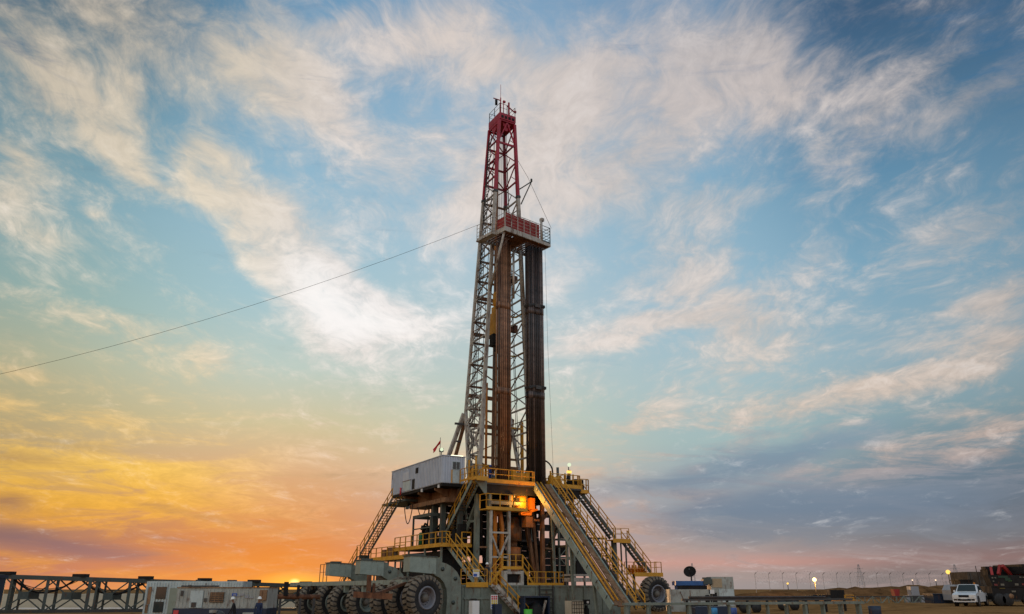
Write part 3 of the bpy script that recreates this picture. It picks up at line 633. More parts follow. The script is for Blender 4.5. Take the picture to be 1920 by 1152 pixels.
# grey frame with dark equipment right of centre
rb = thing('equipment_frame', 'grey steel frame of dark equipment on the base, left of the ramp', 'equipment', T(9.3,-2,BT))
MB().box((8.0,-2.6,2.95),(10.9,-1.2,3.3),T).box((8.0,-2.6,3.45),(10.6,-1.2,3.62),T).build('sill', PALE, rb)
for a in (8.15, 8.9, 10.4): MB().beam(T(a,-1.9,3.62), T(a,-1.9,6.4 if a < 10 else 4.6), .22).build('post', GRN, rb)
MB().beam(T(8.1,-1.9,5.0), T(10.5,-1.9,4.7), .14).beam(T(8.9,-1.9,6.2), T(10.4,-1.9,4.6), .12).build('crossbar', GRN, rb)
MB().box((9.0,-2.2,3.62),(10.2,-1.3,4.6),T).lathe(T(9.4,-1.7,4.6),(0,0,1),[(0,.4),(.4,.4),(.5,.2),(1.0,.2),(1.0,0)],12).build('pump', BLACK, rb)
# scaffold tower right of centre, behind the ramp
sc_ = thing('braced_steel_tower', 'slim grey braced tower behind the ramp', 'tower', T(12.3,4,BT))
for (a, b) in ((11.5,4.6),(13.4,4.6),(11.5,6),(13.4,6)): MB().beam(T(a,b,1.5), T(a,b,8.6), .18).build('post', GRN, sc_)
for z in (3.6, 5.4, 7.2, 8.5):
    for (p,q) in (((11.5,4.6),(13.4,4.6)),((11.5,6),(13.4,6)),((11.5,4.6),(11.5,6)),((13.4,4.6),(13.4,6))): MB().beam(T(*p,z), T(*q,z), .13).build('crossbar', GRN, sc_)
for (z0,z1,f) in ((3.6,5.4,0),(5.4,7.2,1)): MB().beam(T(11.5 if f else 13.4,4.6,z0), T(13.4 if f else 11.5,4.6,z1), .1).build('diagonal_brace', GRN, sc_)
MB().box((11.7,4.8,3.0),(13.2,5.9,4.6),T).build('equipment', BLACK, sc_); MB().box((11.8,4.9,5.6),(12.6,5.8,6.6),T).build('equipment', BLACK, sc_)
# frame behind right landing
rf = thing('pipe_goalpost', 'dark green goalpost frame behind the right hand stairs', 'frame', T(14.8,3,2))
for a in (13.5, 16.4): MB().beam(T(a,3.0,1.6), T(a,3.0,7.3), .16).build('post', DGRN, rf)
MB().beam(T(13.4,3.0,7.3), T(16.5,3.0,7.3), .18).build('crossbar', DGRN, rf)
MB().tube(T(14.2,3,5.6),T(14.2,3,7.2),.05).beam(T(13.6,3,5.6),T(16.3,3,5.6),.08).build('pipework', STEEL, rf)
eq = thing('valve_manifold', 'yellow manifold of valves on the low right hand landing', 'manifold', T(18.6,1,3.8))
m = MB()
for k in range(5): m.lathe(T(17.9+k*.42, 1.2, 3.8), (0,0,1), [(0,0),(0,.16),(.4,.16),(.4,.24),(.55,.24),(.55,.1),(.85,.1),(.85,0)], 10)
m.tube(T(17.7,1.2,4.05), T(20.0,1.2,4.05), .09); m.build('valve_body', ORANGEP, eq)

# ------------------------------------------------------------------ mast
mast = thing('drilling_mast', 'tall lattice drilling mast, pale below and red at the top', 'drilling mast', T(4.25, 4.5, FL))
ZT, ZR = 54.6, 45.0       # top of the legs, foot of the red part
def lf_a(z): return 1.16 + (z - 12) * .0481
def rear_b(z):
    if z >= 20: return 6.95 - (z - 20) * .0405
    return 5.0 + (z - 12) / 8 * 1.95
def FLp(z): return T(lf_a(z), 3.0, z)
def FRp(z): return T(8.5 - lf_a(z), 3.0, z)
def RLp(z): return T(lf_a(z), rear_b(z), z)
def RRp(z): return T(8.5 - lf_a(z), rear_b(z), z)
for f, w in ((FLp, .36), (FRp, .36), (RLp, .30), (RRp, .30)):
    MB().beam(f(FL), f(20), w, w, RY).beam(f(20), f(ZR), w * .95, w * .95, RY).build('leg', PALE, mast)
    MB().beam(f(ZR), f(ZT), w * .88, w * .88, RY).build('red_leg', RED, mast)
    MB().beam(f(ZR-.15), f(ZR+.15), w * 1.25, w * 1.25, RY).build('leg_joint', STEEL, mast)
lev = [12.6, 15.2, 17.8, 20.4] + [20.4 + 2.43 * k for k in range(1, 15)]
for i, z in enumerate(lev):
    red = z > ZR; g = RED if red else PALE
    for (p, q) in ((FLp, RLp), (FRp, RRp)):
        MB().beam(p(z), q(z), .14, .17).build('girt', g, mast)
    if i not in (0,): MB().beam(RLp(z), RRp(z), .16, .22).build('girt', RED if red else BROWNP, mast)  # back girts get browner paint, their shadow side put into the colour
    if i + 1 < len(lev):
        z2 = lev[i + 1]; zm = (z + z2) / 2
        for (p, q) in ((FLp, RLp), (FRp, RRp)):
            a, b = (p, q) if i % 2 else (q, p)
            MB().beam(a(z), b(z2), .11, .11).build('diagonal_brace', g, mast)
            MB().beam(b(z), b(z).lerp(a(z2), .5), .07, .07).build('diagonal_brace', g, mast)
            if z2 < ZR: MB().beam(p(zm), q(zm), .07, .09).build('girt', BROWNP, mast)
        a, b = (RLp, RRp) if i % 2 else (RRp, RLp)
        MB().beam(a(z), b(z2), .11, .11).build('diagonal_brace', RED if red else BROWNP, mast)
# open front: only the top panels are tied across
for z in (51.6,): MB().beam(FLp(z), FRp(z), .16, .24).build('girt', RED, mast)
MB().beam(FLp(51.6), T(4.25,3,ZT), .14).beam(FRp(51.6), T(4.25,3,ZT), .14).build('diagonal_brace', RED, mast)
# lower left face: pale V-braces and foot plates
for (za, zb) in ((12.3, 15.2), (15.2, 18.4), (18.4, 21.4)):
    MB().beam(FLp(za), RLp(zb), .18).build('diagonal_brace', PALE, mast); MB().beam(RLp(za), FLp(zb), .18).build('diagonal_brace', PALE, mast)
for i, z in enumerate((13.4, 14.6, 16.4, 17.2, 19.1, 19.8, 21.2)): MB().beam(FLp(z), RLp(z+.5 if i % 2 else z), .12, .16).build('girt', PALE, mast)
for (za, zb) in ((12.6, 16.0), (16.0, 19.6)):
    MB().beam(FLp(za).lerp(RLp(za), .5), FLp(zb), .16).build('diagonal_brace', PALE, mast); MB().beam(FLp(za).lerp(RLp(za), .5), RLp(zb), .16).build('diagonal_brace', PALE, mast)
# raising struts behind
for k, s in ((0, 1), (1, -1)):
    f = (lambda a, b, z: T(a if s > 0 else 8.5 - a, b, z))
    MB().beam(f(1.3, 6.9, 19.8), f(.1, 10.8, FL), .38, .34, RY).build('raising_strut', PALE if s > 0 else BROWNP, mast)
    MB().beam(f(1.6, 7.0, 19.4), f(1.0, 10.2, FL), .3, .3, RY).build('raising_strut', BROWNP, mast)
    MB().beam(f(1.0, 8.0, 17), f(1.5, 7.8, 17), .16).beam(f(.4, 7.2, 18.7), f(2.0, 6.9, 18.7), .2).build('strut_tie', STEEL, mast)
MB().beam(T(7.9,6.0,19.4), T(8.9,7.6,14.0), .24, .3, RY).beam(T(6.6,5.9,18.6), T(8.0,5.9,18.6), .2).build('yellow_brace', YEL, mast)
for z in (26.6, 31.2): MB().beam(T(6.9,5.6,z), T(7.0,4.0,z+.05), .16).beam(T(6.1,5.8,z), T(6.9,5.6,z), .14).build('rest_platform', SIGNY, mast)
for z in (35.5, 29.5): MB().box((6.5,5.6,z), (7.2,6.2,z+.8), T).build('junction_box', RUST, mast)
# cross beams of the lower back, dark brown with their shadow side painted in
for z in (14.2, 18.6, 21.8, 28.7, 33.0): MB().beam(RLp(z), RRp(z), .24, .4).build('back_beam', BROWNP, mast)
MB().tube(T(3.1,5.2,FL), T(3.1,5.2,23), .13).build('standpipe', ORANGEP, mast)
MB().beam(T(4.3,5.9,13.5), T(4.3,5.4,53.5), .28, .28, RY).build('guide_rail', BROWNP, mast)
MB().beam(T(3.35,4.2,38.2), T(3.45,4.2,51), .22, .22, RY).build('torque_guide', ORANGEP, mast)
# ladder with rungs on the left face, pipes and cables on both faces
m = MB()
for b in (4.4, 4.9): m.beam(T(1.0, b, 12.5), T(2.9, b, 53), .06, .06, RY)
for i in range(120):
    z = 12.8 + i * .335; a = 1.0 + (z - 12.5) * .0469; m.beam(T(a, 4.4, z), T(a, 4.9, z), .035)
m.build('ladder', STEEL, mast)
m = MB()
for (b, r) in ((3.6,.035),(5.5,.04),(5.9,.035)):
    m.tube(T(1.15, b, 13), T(3.0, min(b,5.3), 53), r, 5); m.tube(T(7.3, b, 13), T(5.5, min(b,5.3), 53), r, 5)
m.tube(T(1.25,3.35,13), T(2.9,3.3,46), .06, 6)
m.build('conduit', BLACK, mast)
m = MB()
for k in range(6): m.tube(T(3.9 + .14*k, 4.3 + .1*(k%2), 31.2), T(3.9 + .14*k, 4.2, 54.2), .022, 4)
m.tube(T(5.2,4.9,14), T(4.9,4.6,54), .02, 4); m.tube(T(5.9,5.2,14), T(5.1,4.6,54), .025, 4); m.tube(T(2.3,4.4,12.5), T(3.2,4.3,54), .02, 4)
m.build('drilling_line', BLACK, mast)
# crown
cr = MB().box((3.17,2.88,ZT), (5.33,5.55,ZT+.18), T).box((3.15,2.8,ZT+.18),(5.35,3.0,ZT+1.05),T).box((3.15,5.45,ZT+.18),(5.35,5.6,ZT+1.05),T).box((3.15,3.0,ZT+.18),(3.3,5.45,ZT+1.05),T).box((5.2,3.0,ZT+.18),(5.35,5.45,ZT+1.05),T).box((3.3,3.0,ZT+.85),(5.2,5.45,ZT+1.0),T)
cr = cr.build('crown_block', RED, mast)
m = MB()
for k in range(4): m.box((3.36+k*.49,2.77,ZT+.35),(3.66+k*.49,2.799,ZT+.7),T)
m.build('lightening_hole', BLACK, cr)
for k in range(5): MB().lathe(T(3.7+k*.26,4.3,ZT+1.0), RX, [(-.08,0),(-.08,.62),(.08,.62),(.08,0)], 20).build('sheave', STEEL, cr)
MB().prism([T(3.7,3.1,ZT), T(4.8,3.1,ZT), T(4.4,3.1,ZT-1.1), T(4.1,3.1,ZT-1.1)], RY*.12).build('hanger_plate', RED, cr)
MB().prism([T(3.2,3.7,ZT), T(3.2,5.0,ZT), T(3.2,4.5,ZT-1.1), T(3.2,4.1,ZT-1.1)], RX*.12).build('hanger_plate', RED, cr)
rail_mesh([T(5.3,2.9,ZT+1.05), T(5.3,5.5,ZT+1.05), T(3.2,5.5,ZT+1.05), T(3.2,2.9,ZT+1.05), T(4.2,2.9,ZT+1.05)], 1.3, 1.2, .028, toe=False).build('handrail', STEEL, cr)
m = MB(); m.tube(T(3.7,3.6,ZT+1), T(3.7,3.6,ZT+3.7), .07); m.tube(T(3.7,3.6,ZT+3.7), T(3.7,3.6,ZT+5.6), .025); m.beam(T(3.75,3.6,ZT+3.3), T(2.7,3.6,ZT+3.3), .09); m.build('aerial_mast', RED, cr)
MB().tube(T(3.1,3.6,ZT+2.5), T(3.1,3.6,ZT+3.2), .16, 10).build('beacon', BLACK, cr)
m = MB(); m.beam(T(4.2,2.9,ZT+2.3), T(5.4,3.2,ZT+1.95), .1, .13); m.beam(T(4.5,3.0,ZT+1), T(4.5,3.0,ZT+2.9), .16); m.box((5.25,2.9,ZT+1.75),(5.5,3.1,ZT+2.0),T); m.tube(T(3.7,2.9,ZT+1.0),T(3.7,2.9,ZT+2.7),.05); m.box((3.65,2.8,ZT+2.6),(3.95,3.0,ZT+2.85),T); m.build('light_bar', RED, cr)
# small boom on the right leg
m = MB(); bt = T(7.35,2.6,47.3); m.tube(T(5.95,3,46.1), bt, .07); m.tube(T(6.15,3,44.2), bt, .07); m.tube(bt, bt + Vector((0,0,.35)), .12); m.build('boom', DGRN, mast)
MB().path([FRp(50.2), T(6.6,2.2,47.5), T(8.1,-.3,40.2)], .02, 4).build('boom_line', BLACK, mast)
# racking platform
MZ = 38.3
def TP(a, b, z):      # the platform sits slightly askew on the mast
    a -= 1.65; b += 1.2; return T(1.65 + a*.94 - b*.17, -1.25 + a*.17 + b*.97, z)
rp = MB().box((1.65,-1.2,MZ-.3),(8.55,-1.05,MZ+.05),TP).box((1.65,-1.05,MZ-.3),(1.8,3.1,MZ+.05),TP).box((8.4,-1.05,MZ-.3),(8.55,2.7,MZ+.05),TP).box((1.8,2.5,MZ-.28),(8.4,2.7,MZ+.03),TP).box((1.05,.3,MZ-.3),(1.65,3.2,MZ-.15),TP).build('racking_platform', PALE, mast)
m = MB()
for k in range(17): m.box((1.85+k*.39, -.45 if 3 <= k <= 16 else -1.0, MZ-.16),(1.97+k*.39,2.5,MZ-.02),TP)
m.box((1.8,-1.05,MZ-.2),(8.4,-.35,MZ-.12),TP); m.box((1.8,.0,MZ-.28),(4.0,.2,MZ-.17),TP); m.box((3.9,-.4,MZ-.22),(5.5,2.5,MZ-.165),TP); m.build('finger_board', RUST, rp)
ww = MB().box((1.9,-.98,MZ+.06),(7.0,-.93,MZ+2.0),TP).box((1.82,-.9,MZ+.06),(1.86,.4,MZ+1.5),TP)
ww.build('wind_wall', REDW, rp)
rail_mesh([TP(1.68,-1.16,MZ+.05), TP(7.25,-1.16,MZ+.05)], 1.95, .93, .03, mids=(.22,.42,.62,.82)).build('handrail', PALE, rp)
rail_mesh([TP(7.3,-1.14,MZ+.05), TP(8.52,-1.14,MZ+.05), TP(8.52,2.6,MZ+.05)], 1.95, 1.2, .034, mids=(.2,.4,.6,.8)).build('handrail', DGRN, rp)
rail_mesh([TP(1.68,-1.1,MZ+.05), TP(1.68,.3,MZ+.05), TP(1.1,.3,MZ-.15), TP(1.1,3.1,MZ-.15)], 1.8, .95, .026, mids=(.25,.5,.75)).build('handrail', PALE, rp)
MB().tube(TP(7.2,-1.1,MZ), TP(7.2,-1.1,MZ+2.6), .14, 8).box((7.1,-1.3,MZ+2.5),(7.5,-.9,MZ+2.85),TP).build('winch_post', PALE, rp)
for s in (0, 1):
    a0, a1 = (1.85, lf_a(32.6)) if not s else (6.6, 8.5 - lf_a(32.6)); MB().tube(TP(a0,-.8 if not s else 1.8,MZ-.32), T(a1,2.9,32.6), .13).build('knee_brace', PALE, rp)
MB().tube(TP(8.0,.6,MZ+.1), TP(8.0,.6,MZ+1.5), .12).build('tool_hanger', BLACK, rp)
# guy line to a ground anchor far out on the left
gp = []; g0 = RLp(41.6)
for i in range(29):
    u = i * 5.0; w_ = u * 76 / 80.5; z = 39.9 - .455*w_ + .002*w_*w_ if w_ <= 50 else 22.15 - .235*(w_ - 50); z = 2.3 + (z - 2.3) * 80.5 / 76
    gp.append(Vector((g0.x - u, g0.y - u*.02, z)))
tag(MB().path(gp, .019, 5).build('guy_wire', BLACK), 'long thin wire sagging from the mast down to the left', 'guy wire')
tag(MB().path([T(7.35,-.1,MZ-.25), T(7.55,-.05,26), T(7.95,-.02,14.2), T(8.0,.2,12.6)], .013, 4).build('winch_line', BLACK), 'thin line hanging from the racking platform beside the dark pipes', 'cable')

# ------------------------------------------------------------------ top drive hanging in the mast
tdv = thing('top_drive', 'yellow and black top drive hanging in the mast behind the brown pipes', 'top drive', T(4.1, 4.3, 27.5))
MB().box((3.1,3.8,28.2),(5.1,4.8,30.6),T).box((3.3,3.9,30.6),(4.9,4.7,31.4),T).build('motor_housing', YEL, tdv)
MB().lathe(T(3.75,4.1,26.2), (0,0,1), [(0,0),(0,.3),(2.0,.3),(2.0,0)], 12).box((3.1,3.9,26.9),(5.0,4.7,28.19),T).build('gear_case', BLACK, tdv)
MB().beam(T(3.4,4.2,22.5),T(3.4,4.2,26.9),.09).beam(T(4.6,4.2,22.5),T(4.6,4.2,26.9),.09).build('elevator_link', STEEL, tdv)
MB().lathe(T(4.1,4.3,31.45), (0,0,1), [(0,0),(0,.55),(.3,.75),(1.6,.75),(1.9,.4),(1.9,0)], 16).build('travelling_block', YEL, tdv)

# ------------------------------------------------------------------ pipe stands racked on the floor
def make_stand(name, label, r, mt, h, group):
    t = thing(name, label, 'drill pipe', (0,0,0), group)
    MB().tube((0,0,0),(0,0,h), r, 10).build('pipe_body', mt, t)
    for z in (9.3, 18.6): MB().tube((0,0,z-.35),(0,0,z+.35), r*1.22, 10).build('tool_joint', mt, t)
    return t
bp = make_stand('drill_pipe_stand', 'brown upright pipe of the left bundle leaning in the racking platform', .092, BRN, 27.0, 'brown drill pipes racked on the left')
n = 0
for i in range(7):
    for j in range(3):
        p = T(2.42 + i * .222 + (.09 if j % 2 else 0), 1.35 + j * .24, FL - .01)
        if n == 0: bp.location = p
        else: dup(bp, p, rotz=random.uniform(0, 6))
        n += 1
dp = make_stand('drill_collar_stand', 'thick dark upright pipe of the right bundle in the racking platform', .118, DPIPE, 27.1, 'dark drill pipes racked on the right')
n = 0
for i in range(8):
    for j in range(3):
        p = T(6.08 + i * .238 + (.09 if j % 2 else 0), 1.25 + j * .3, FL - .01)
        if n == 0: dp.location = p
        else: dup(dp, p, rotz=random.uniform(0, 6))
        n += 1
tag(MB().tube(T(4.05,1.12,31.5), T(4.05,1.12,36.9), .13, 10).build('silver_pipe', SILV), 'bright silver pipe in front of the brown bundle under the racking platform', 'pipe')
for z, lab in ((31.1, 'upper chain sling wrapped round the dark pipes'), (22.0, 'lower chain sling wrapped round the dark pipes')):
    m = MB()
    for k in range(3): m.path([T(5.92,2.0,z+.1*k), T(5.92,1.1,z-.1+.1*k), T(6.6,1.08,z+.1+.08*k), T(7.98,1.08,z+.05+.1*k), T(8.0,2.0,z+.1*k)], .045, 6)
    m.box((6.7,1.0,z-.1),(7.4,1.1,z+.3),T)
    tag(m.build('chain_sling', STEEL), lab, 'chain')

# ------------------------------------------------------------------ equipment on the drill floor
ir = thing('iron_roughneck', 'yellow pipe handling machine behind the front rail of the drill floor', 'pipe wrench', T(4.6, .9, FL))
MB().box((3.8,.5,FL),(5.3,1.0,FL+.35),T).box((4.0,.6,FL+.35),(5.1,.95,FL+1.05),T).build('body', YEL, ir)
MB().box((3.6,.45,FL+.3),(4.0,.9,FL+1.25),T).box((5.1,.45,FL+.4),(5.5,.9,FL+1.1),T).build('jaw', YEL, ir)
wn = thing('air_winch', 'yellow winch with a drum right of the ramp head', 'winch', T(8.4, .9, FL))
MB().box((8.0,.6,FL),(9.4,1.4,FL+.6),T).lathe(T(8.2,1.0,FL+.75), RX, [(0,0),(0,.42),(.1,.42),(.1,.25),(.9,.25),(.9,.42),(1.0,.42),(1.0,0)], 16).build('winch_drum', YEL, wn)
MB().beam(T(8.1,.7,FL),T(8.1,.7,FL+1.5),.14).build('post', YEL, wn)
m = MB()
m.path([T(7.6,1.6,14.7)] + [T(7.6+1.15*math.sin(R(k*15)), 1.6-.3*math.sin(R(k*15)), 13.5+1.2*math.cos(R(k*15))) for k in range(1,7)] + [T(8.75,1.3,FL)], .08, 8)
tag(m.build('bent_hose', BLACK), 'black hose arching over beside the dark pipes', 'hose')
for k, lab in enumerate(('left of the pair of slim black cylinders on the drill floor', 'right of the pair of slim black cylinders on the drill floor')):
    tag(MB().lathe(T(9.85+k*.36,.7,FL), (0,0,1), [(0,0),(0,.14),(1.15,.14),(1.25,.06),(1.4,.06),(1.4,0)], 10).build('gas_cylinder', BLACK), lab, 'gas cylinder')
bx = thing('tool_rack', 'cluttered dark rack of hand tools at the right end of the drill floor', 'rack', T(11, .8, FL-.4))
m = MB(); rr = random.Random(5)
for k in range(14): m.box((10.5+rr.uniform(0,1.4), .5+rr.uniform(0,1), FL-.4), (10.7+rr.uniform(0.2,1.5), 1.6+rr.uniform(0,.3), FL+rr.uniform(.2,.9)), T)
m.build('tools', BLACK, bx); MB().beam(T(10.7,.5,FL),T(10.7,.5,FL+1.3),.12).beam(T(11.3,.5,FL),T(11.3,.5,FL+1.2),.12).build('post', YEL, bx)
dw = thing('drawworks', 'low dark winch housing at the back of the drill floor', 'winch', T(5.5, 10.5, FL))
MB().box((3.6,9.2,FL),(8.6,12.2,FL+1.1),T).lathe(T(4.2,10.6,FL+1.3), RX, [(0,0),(0,.9),(.2,.9),(.2,.5),(2.6,.5),(2.6,.9),(2.8,.9),(2.8,0)], 18).build('housing', STEEL, dw)
hb = thing('driller_console', 'low yellow and dark control boxes beside the cabin end', 'console', T(1.7, 2.2, FL))
MB().box((.6,3.2,FL),(1.0,4.0,FL+1.6),T).box((1.9,3.6,FL),(2.9,4.4,FL+.7),T).build('cabinet', BLACK, hb); MB().beam(T(1.6,3,FL),T(1.6,3,FL+1.2),.1).beam(T(2.1,3,FL+.7),T(3.1,3,FL+.7),.1).build('frame', YEL, hb)
# lamps on the right end of the floor
lp = thing('lamp_post', 'post with a bright globe above a yellow lamp on the drill floor', 'lamp', T(10.85, 1.5, FL))
MB().tube(T(10.85,1.5,FL), T(10.85,1.5,14.2), .05).beam(T(11.0,1.5,FL), T(11.0,1.5,13.9), .1).build('post', STEEL, lp)
MB().ball(T(10.88,1.4,14.42), .2).build('lamp_globe', LAMPW, lp)
MB().box((10.6,1.25,13.55),(11.05,1.5,13.8),T).build('lamp_panel', LAMPY, lp)
MB().tube(T(9.3,1.2,FL),T(9.3,1.2,14),.14,8).build('stub_pipe', DGRN, lp)

# ------------------------------------------------------------------ ramp from the catwalk to the floor
ra, rbb, RT, RB = 5.85, 7.55, (0.0, FL + .05), (-11.9, 1.1)
rmp = thing('pipe_ramp', 'steep worn pipe ramp with pale green sides and yellow rails', 'ramp', T(6.7, -11.9, 1))
def rpnt(a, t, off=0.0): return T(a, RT[0] + (RB[0]-RT[0])*t - off*.68, RT[1] + (RB[1]-RT[1])*t + off*.73)
for a in (ra - .06, rbb + .06): MB().beam(rpnt(a,0,-.25), rpnt(a,1,-.25), .14, .62, RY).build('side_girder', GRNL, rmp)
for (a0, a1, off, mt) in ((ra+.02, ra+.5, .0, PLANK), (ra+.5, ra+1.1, -.14, BROWNP), (ra+1.1, rbb-.02, .0, PLANK)):
    p = [rpnt(a0,0,off), rpnt(a1,0,off), rpnt(a1,1,off), rpnt(a0,1,off)]
    nrm = (rpnt(0,0,1) - rpnt(0,0,0)).normalized() * -.08
    MB().prism(p, nrm).build('ramp_plate', mt, rmp)
for a in (ra+.12, ra+.55): MB().tube(rpnt(a,.0,.16), rpnt(a,.98,.16), .075, 8).build('yellow_rail', YEL, rmp)
for k in range(9):
    t = .06 + k*.11; MB().beam(rpnt(ra-.14,t,-.25), rpnt(ra-.14,t,.08), .06).beam(rpnt(ra+.02,t,.03), rpnt(ra+.62,t,.03), .06).build('rail_clip', STEEL, rmp)
for t in (.25, .5, .78): MB().beam(rpnt(ra+.2,t,-.6), T(6.05, RT[0]+(RB[0]-RT[0])*t, max(BT if t < .35 else .2, 0)), .2).build('prop', GRN, rmp)
stairs('ramp_stairs', 'long narrow yellow railed flight alongside the pipe ramp', T(8.25, -.15, FL-.1), T(8.25, -12.3, .8), .85, RX, STEEL, YEL)

# ------------------------------------------------------------------ gooseneck arms and moving wheels
def gooseneck(b, label):
    t = thing('gooseneck_arm', label, 'gooseneck arm', T(-7.5, b, 1.5), 'pale green gooseneck arms on the left of the rig')
    out = [(-5.2,-.4),(-5.2,2.6),(-5.32,3.15),(-5.62,3.62),(-6.05,3.98),(-6.55,4.22),(-7.05,4.34),(-7.15,4.60),(-7.6,4.66),
           (-7.6,3.36),(-7.1,3.14),(-6.75,2.8),(-6.5,2.3),(-6.42,1.6),(-6.55,-.4)]
    MB().prism([T(a,b,z) for a,z in out], RY*.75).build('arm_plate', GRN, t)
    m = MB(); m.prism([T(-9.85,b-.28,3.58), T(-7.604,b-.28,3.42), T(-7.604,b-.28,4.66), T(-9.85,b-.28,4.74)], RY*1.3); m.build('head_box', GRNL, t)
    m = MB(); m.prism([T(-9.95,b-.34,4.742), T(-7.5,b-.34,4.662), T(-7.5,b-.34,4.74), T(-9.95,b-.34,4.82)], RY*1.42); m.box((-9.6,b-.1,4.8),(-8.6,b+.5,4.92),T); m.build('top_flange', DGRN, t)
    for (a,z) in ((-5.9,1.3),(-5.75,3.1),(-6.9,3.8)): MB().lathe(T(a,b,z), RY*-1, [(0,.0),(.05,.16),(.05,0)], 10).build('pin', DGRN, t)
    m = MB(); m.box((-5.19,b+.1,-.4),(-5.1,b+.65,2.6),T); m.build('edge_plate', DGRN, t)
    return t
gooseneck(-6.4, 'large pale green gooseneck arm curving over the front wheel')
gooseneck(5.0, 'middle pale green gooseneck arm behind the front one')
gooseneck(14.0, 'farthest pale green gooseneck arm with a rail beside it')
ab = thing('axle_beam', 'long pale green beam above the row of big tyres', 'axle beam', T(-9.5, 11, 2.6))
MB().box((-9.85,-5.4,2.62),(-9.25,28,3.0),T).build('beam', GRNL, ab)
for b in (-3,4,9,15,22): MB().box((-9.7,b,2.0),(-9.3,b+.5,2.62),T).build('bracket', GRNL, ab)
rail_mesh([T(-9.5,15.6,3.0), T(-9.5,18.0,3.0)], 1.7, 1.2, .03, toe=False).build('handrail', BROWNP, ab)

def make_wheel(label, rim_mat):
    t = thing('rig_wheel', label, 'wheel', (0,0,0), 'giant wheels that move the rig')
    r, w = 1.66, .60      # axle along local y, outside face towards -y
    m = MB()
    m.lathe((0,0,0), (0,1,0), [(-w*.82,.86),(-w*.98,1.0),(-w,1.25),(-w*.92,1.48),(-w*.78,1.56),(w*.78,1.56),(w*.92,1.48),(w,1.25),(w*.98,1.0),(w*.82,.86)], 56)
    tyre = m.build('tyre', RUB, t)
    m = MB(); nl = 24
    for i in range(nl):
        for sgn in (-1, 1):
            a = 2*math.pi*(i + (.5 if sgn > 0 else 0))/nl; da = 2*math.pi/nl*.29
            P = []
            for rr_ in (1.50, r):
                for (yy, k) in ((sgn*w*.02, .9), (sgn*w*.86, 1.15)):
                    for e in (-1, 1):
                        th = a + e*da*k + sgn*yy*.12
                        P.append(Vector((rr_*math.cos(th), yy, rr_*math.sin(th))))
            m.hexa([P[0],P[1],P[3],P[2],P[4],P[5],P[7],P[6]])
            # shoulder lug
            Q = []
            for (yy, rr_) in ((sgn*w*.86, r),(sgn*w*1.03, 1.40)):
                for e in (-1,1):
                    th = a + e*da*1.15 + sgn*yy*.12
                    Q += [Vector((rr_*math.cos(th), yy, rr_*math.sin(th))), Vector(((rr_-.09)*math.cos(th), yy*.97, (rr_-.09)*math.sin(th)))]
            m.hexa([Q[0],Q[2],Q[3],Q[1],Q[4],Q[6],Q[7],Q[5]])
    m.build('tread', TREAD, tyre)
    rim = MB().lathe((0,0,0), (0,1,0), [(-w*.80,.88),(-w*.95,.84),(-w*.97,.76),(-w*.88,.72),(-w*.45,.66),(-w*.2,.62),(-w*.15,.30),(-w*.15,0)], 40).build('rim', rim_mat, t)
    MB().lathe((0,0,0), (0,1,0), [(-w*.16,.34),(-w*.5,.32),(-w*.72,.26),(-w*.8,.14),(-w*.8,0)], 24).build('hub', HUB, rim)
    for k in range(16):
        c = Vector((.5*math.cos(k*math.pi/8), -w*.2, .5*math.sin(k*math.pi/8))); MB().tube(c, c + Vector((0,-.06,0)), .035, 6).build('wheel_nut', STEEL, rim)
    return t
w0 = make_wheel('front wheel nearest the camera, lilac rim, under the large gooseneck arm', RIM)
w0.location = T(-8.75, -6.9, 1.66); w0.rotation_euler = (0, 0, R(47))
w1 = make_wheel('wheel behind the rusty frame, green grey rim', RIMG)
w1.location = T(-9.0, 5.4, 1.2); w1.rotation_euler = (0, 0, R(44))
for (a, b, z, lab) in ((-8.9,-3.6,1.62,'wheel half hidden just behind the front wheel'),(-9.0,-.6,1.3,'second tread behind the front wheel, near the rusty post'),(-9.2,10.2,1.1,'third tyre from the far end of the long row'),
                       (-9.3,14.6,1.1,'next to last tyre of the long row on the left'),(-9.4,20.5,1.0,'last tyre of the long row, beside the sunset')):
    dup(w1 if b > 4 else w0, T(a, b, z), R(46), lab)
dup(w0, T(18.8, -1.6, 1.85), R(28), 'lone wheel at the right end of the rig')
tag(MB().tube(T(19.3,-.9,2.0), T(22.3,-1.8,1.95), .12, 8).tube(T(20.2,-1.15,1.97), T(21.8,-1.6,1.95), .22, 8).build('tow_coupling', STEEL), 'dark tow coupling right of the lone wheel', 'coupling')
MB().beam((-11.2,58,1.95),(-8.5,58.4,1.8),.3,.4).build('rusty_arm', RUST, ab, 'rust brown crossbar')
MB().beam((-10.15,58,2.13),(-10.15,58,3.25),.26).build('rusty_arm', RUST, ab, 'rust brown upright post')
MB().beam((-9.8,58.1,2.1),(-9.8,58.1,2.7),.16).build('rusty_arm', RUST, ab, 'short rust brown stub')
MB().beam((-9.6,58.3,2.0),tuple(T(-9.55,-5.3,2.75)),.2).build('rusty_arm', RUST, ab, 'rust brown link to the green beam')

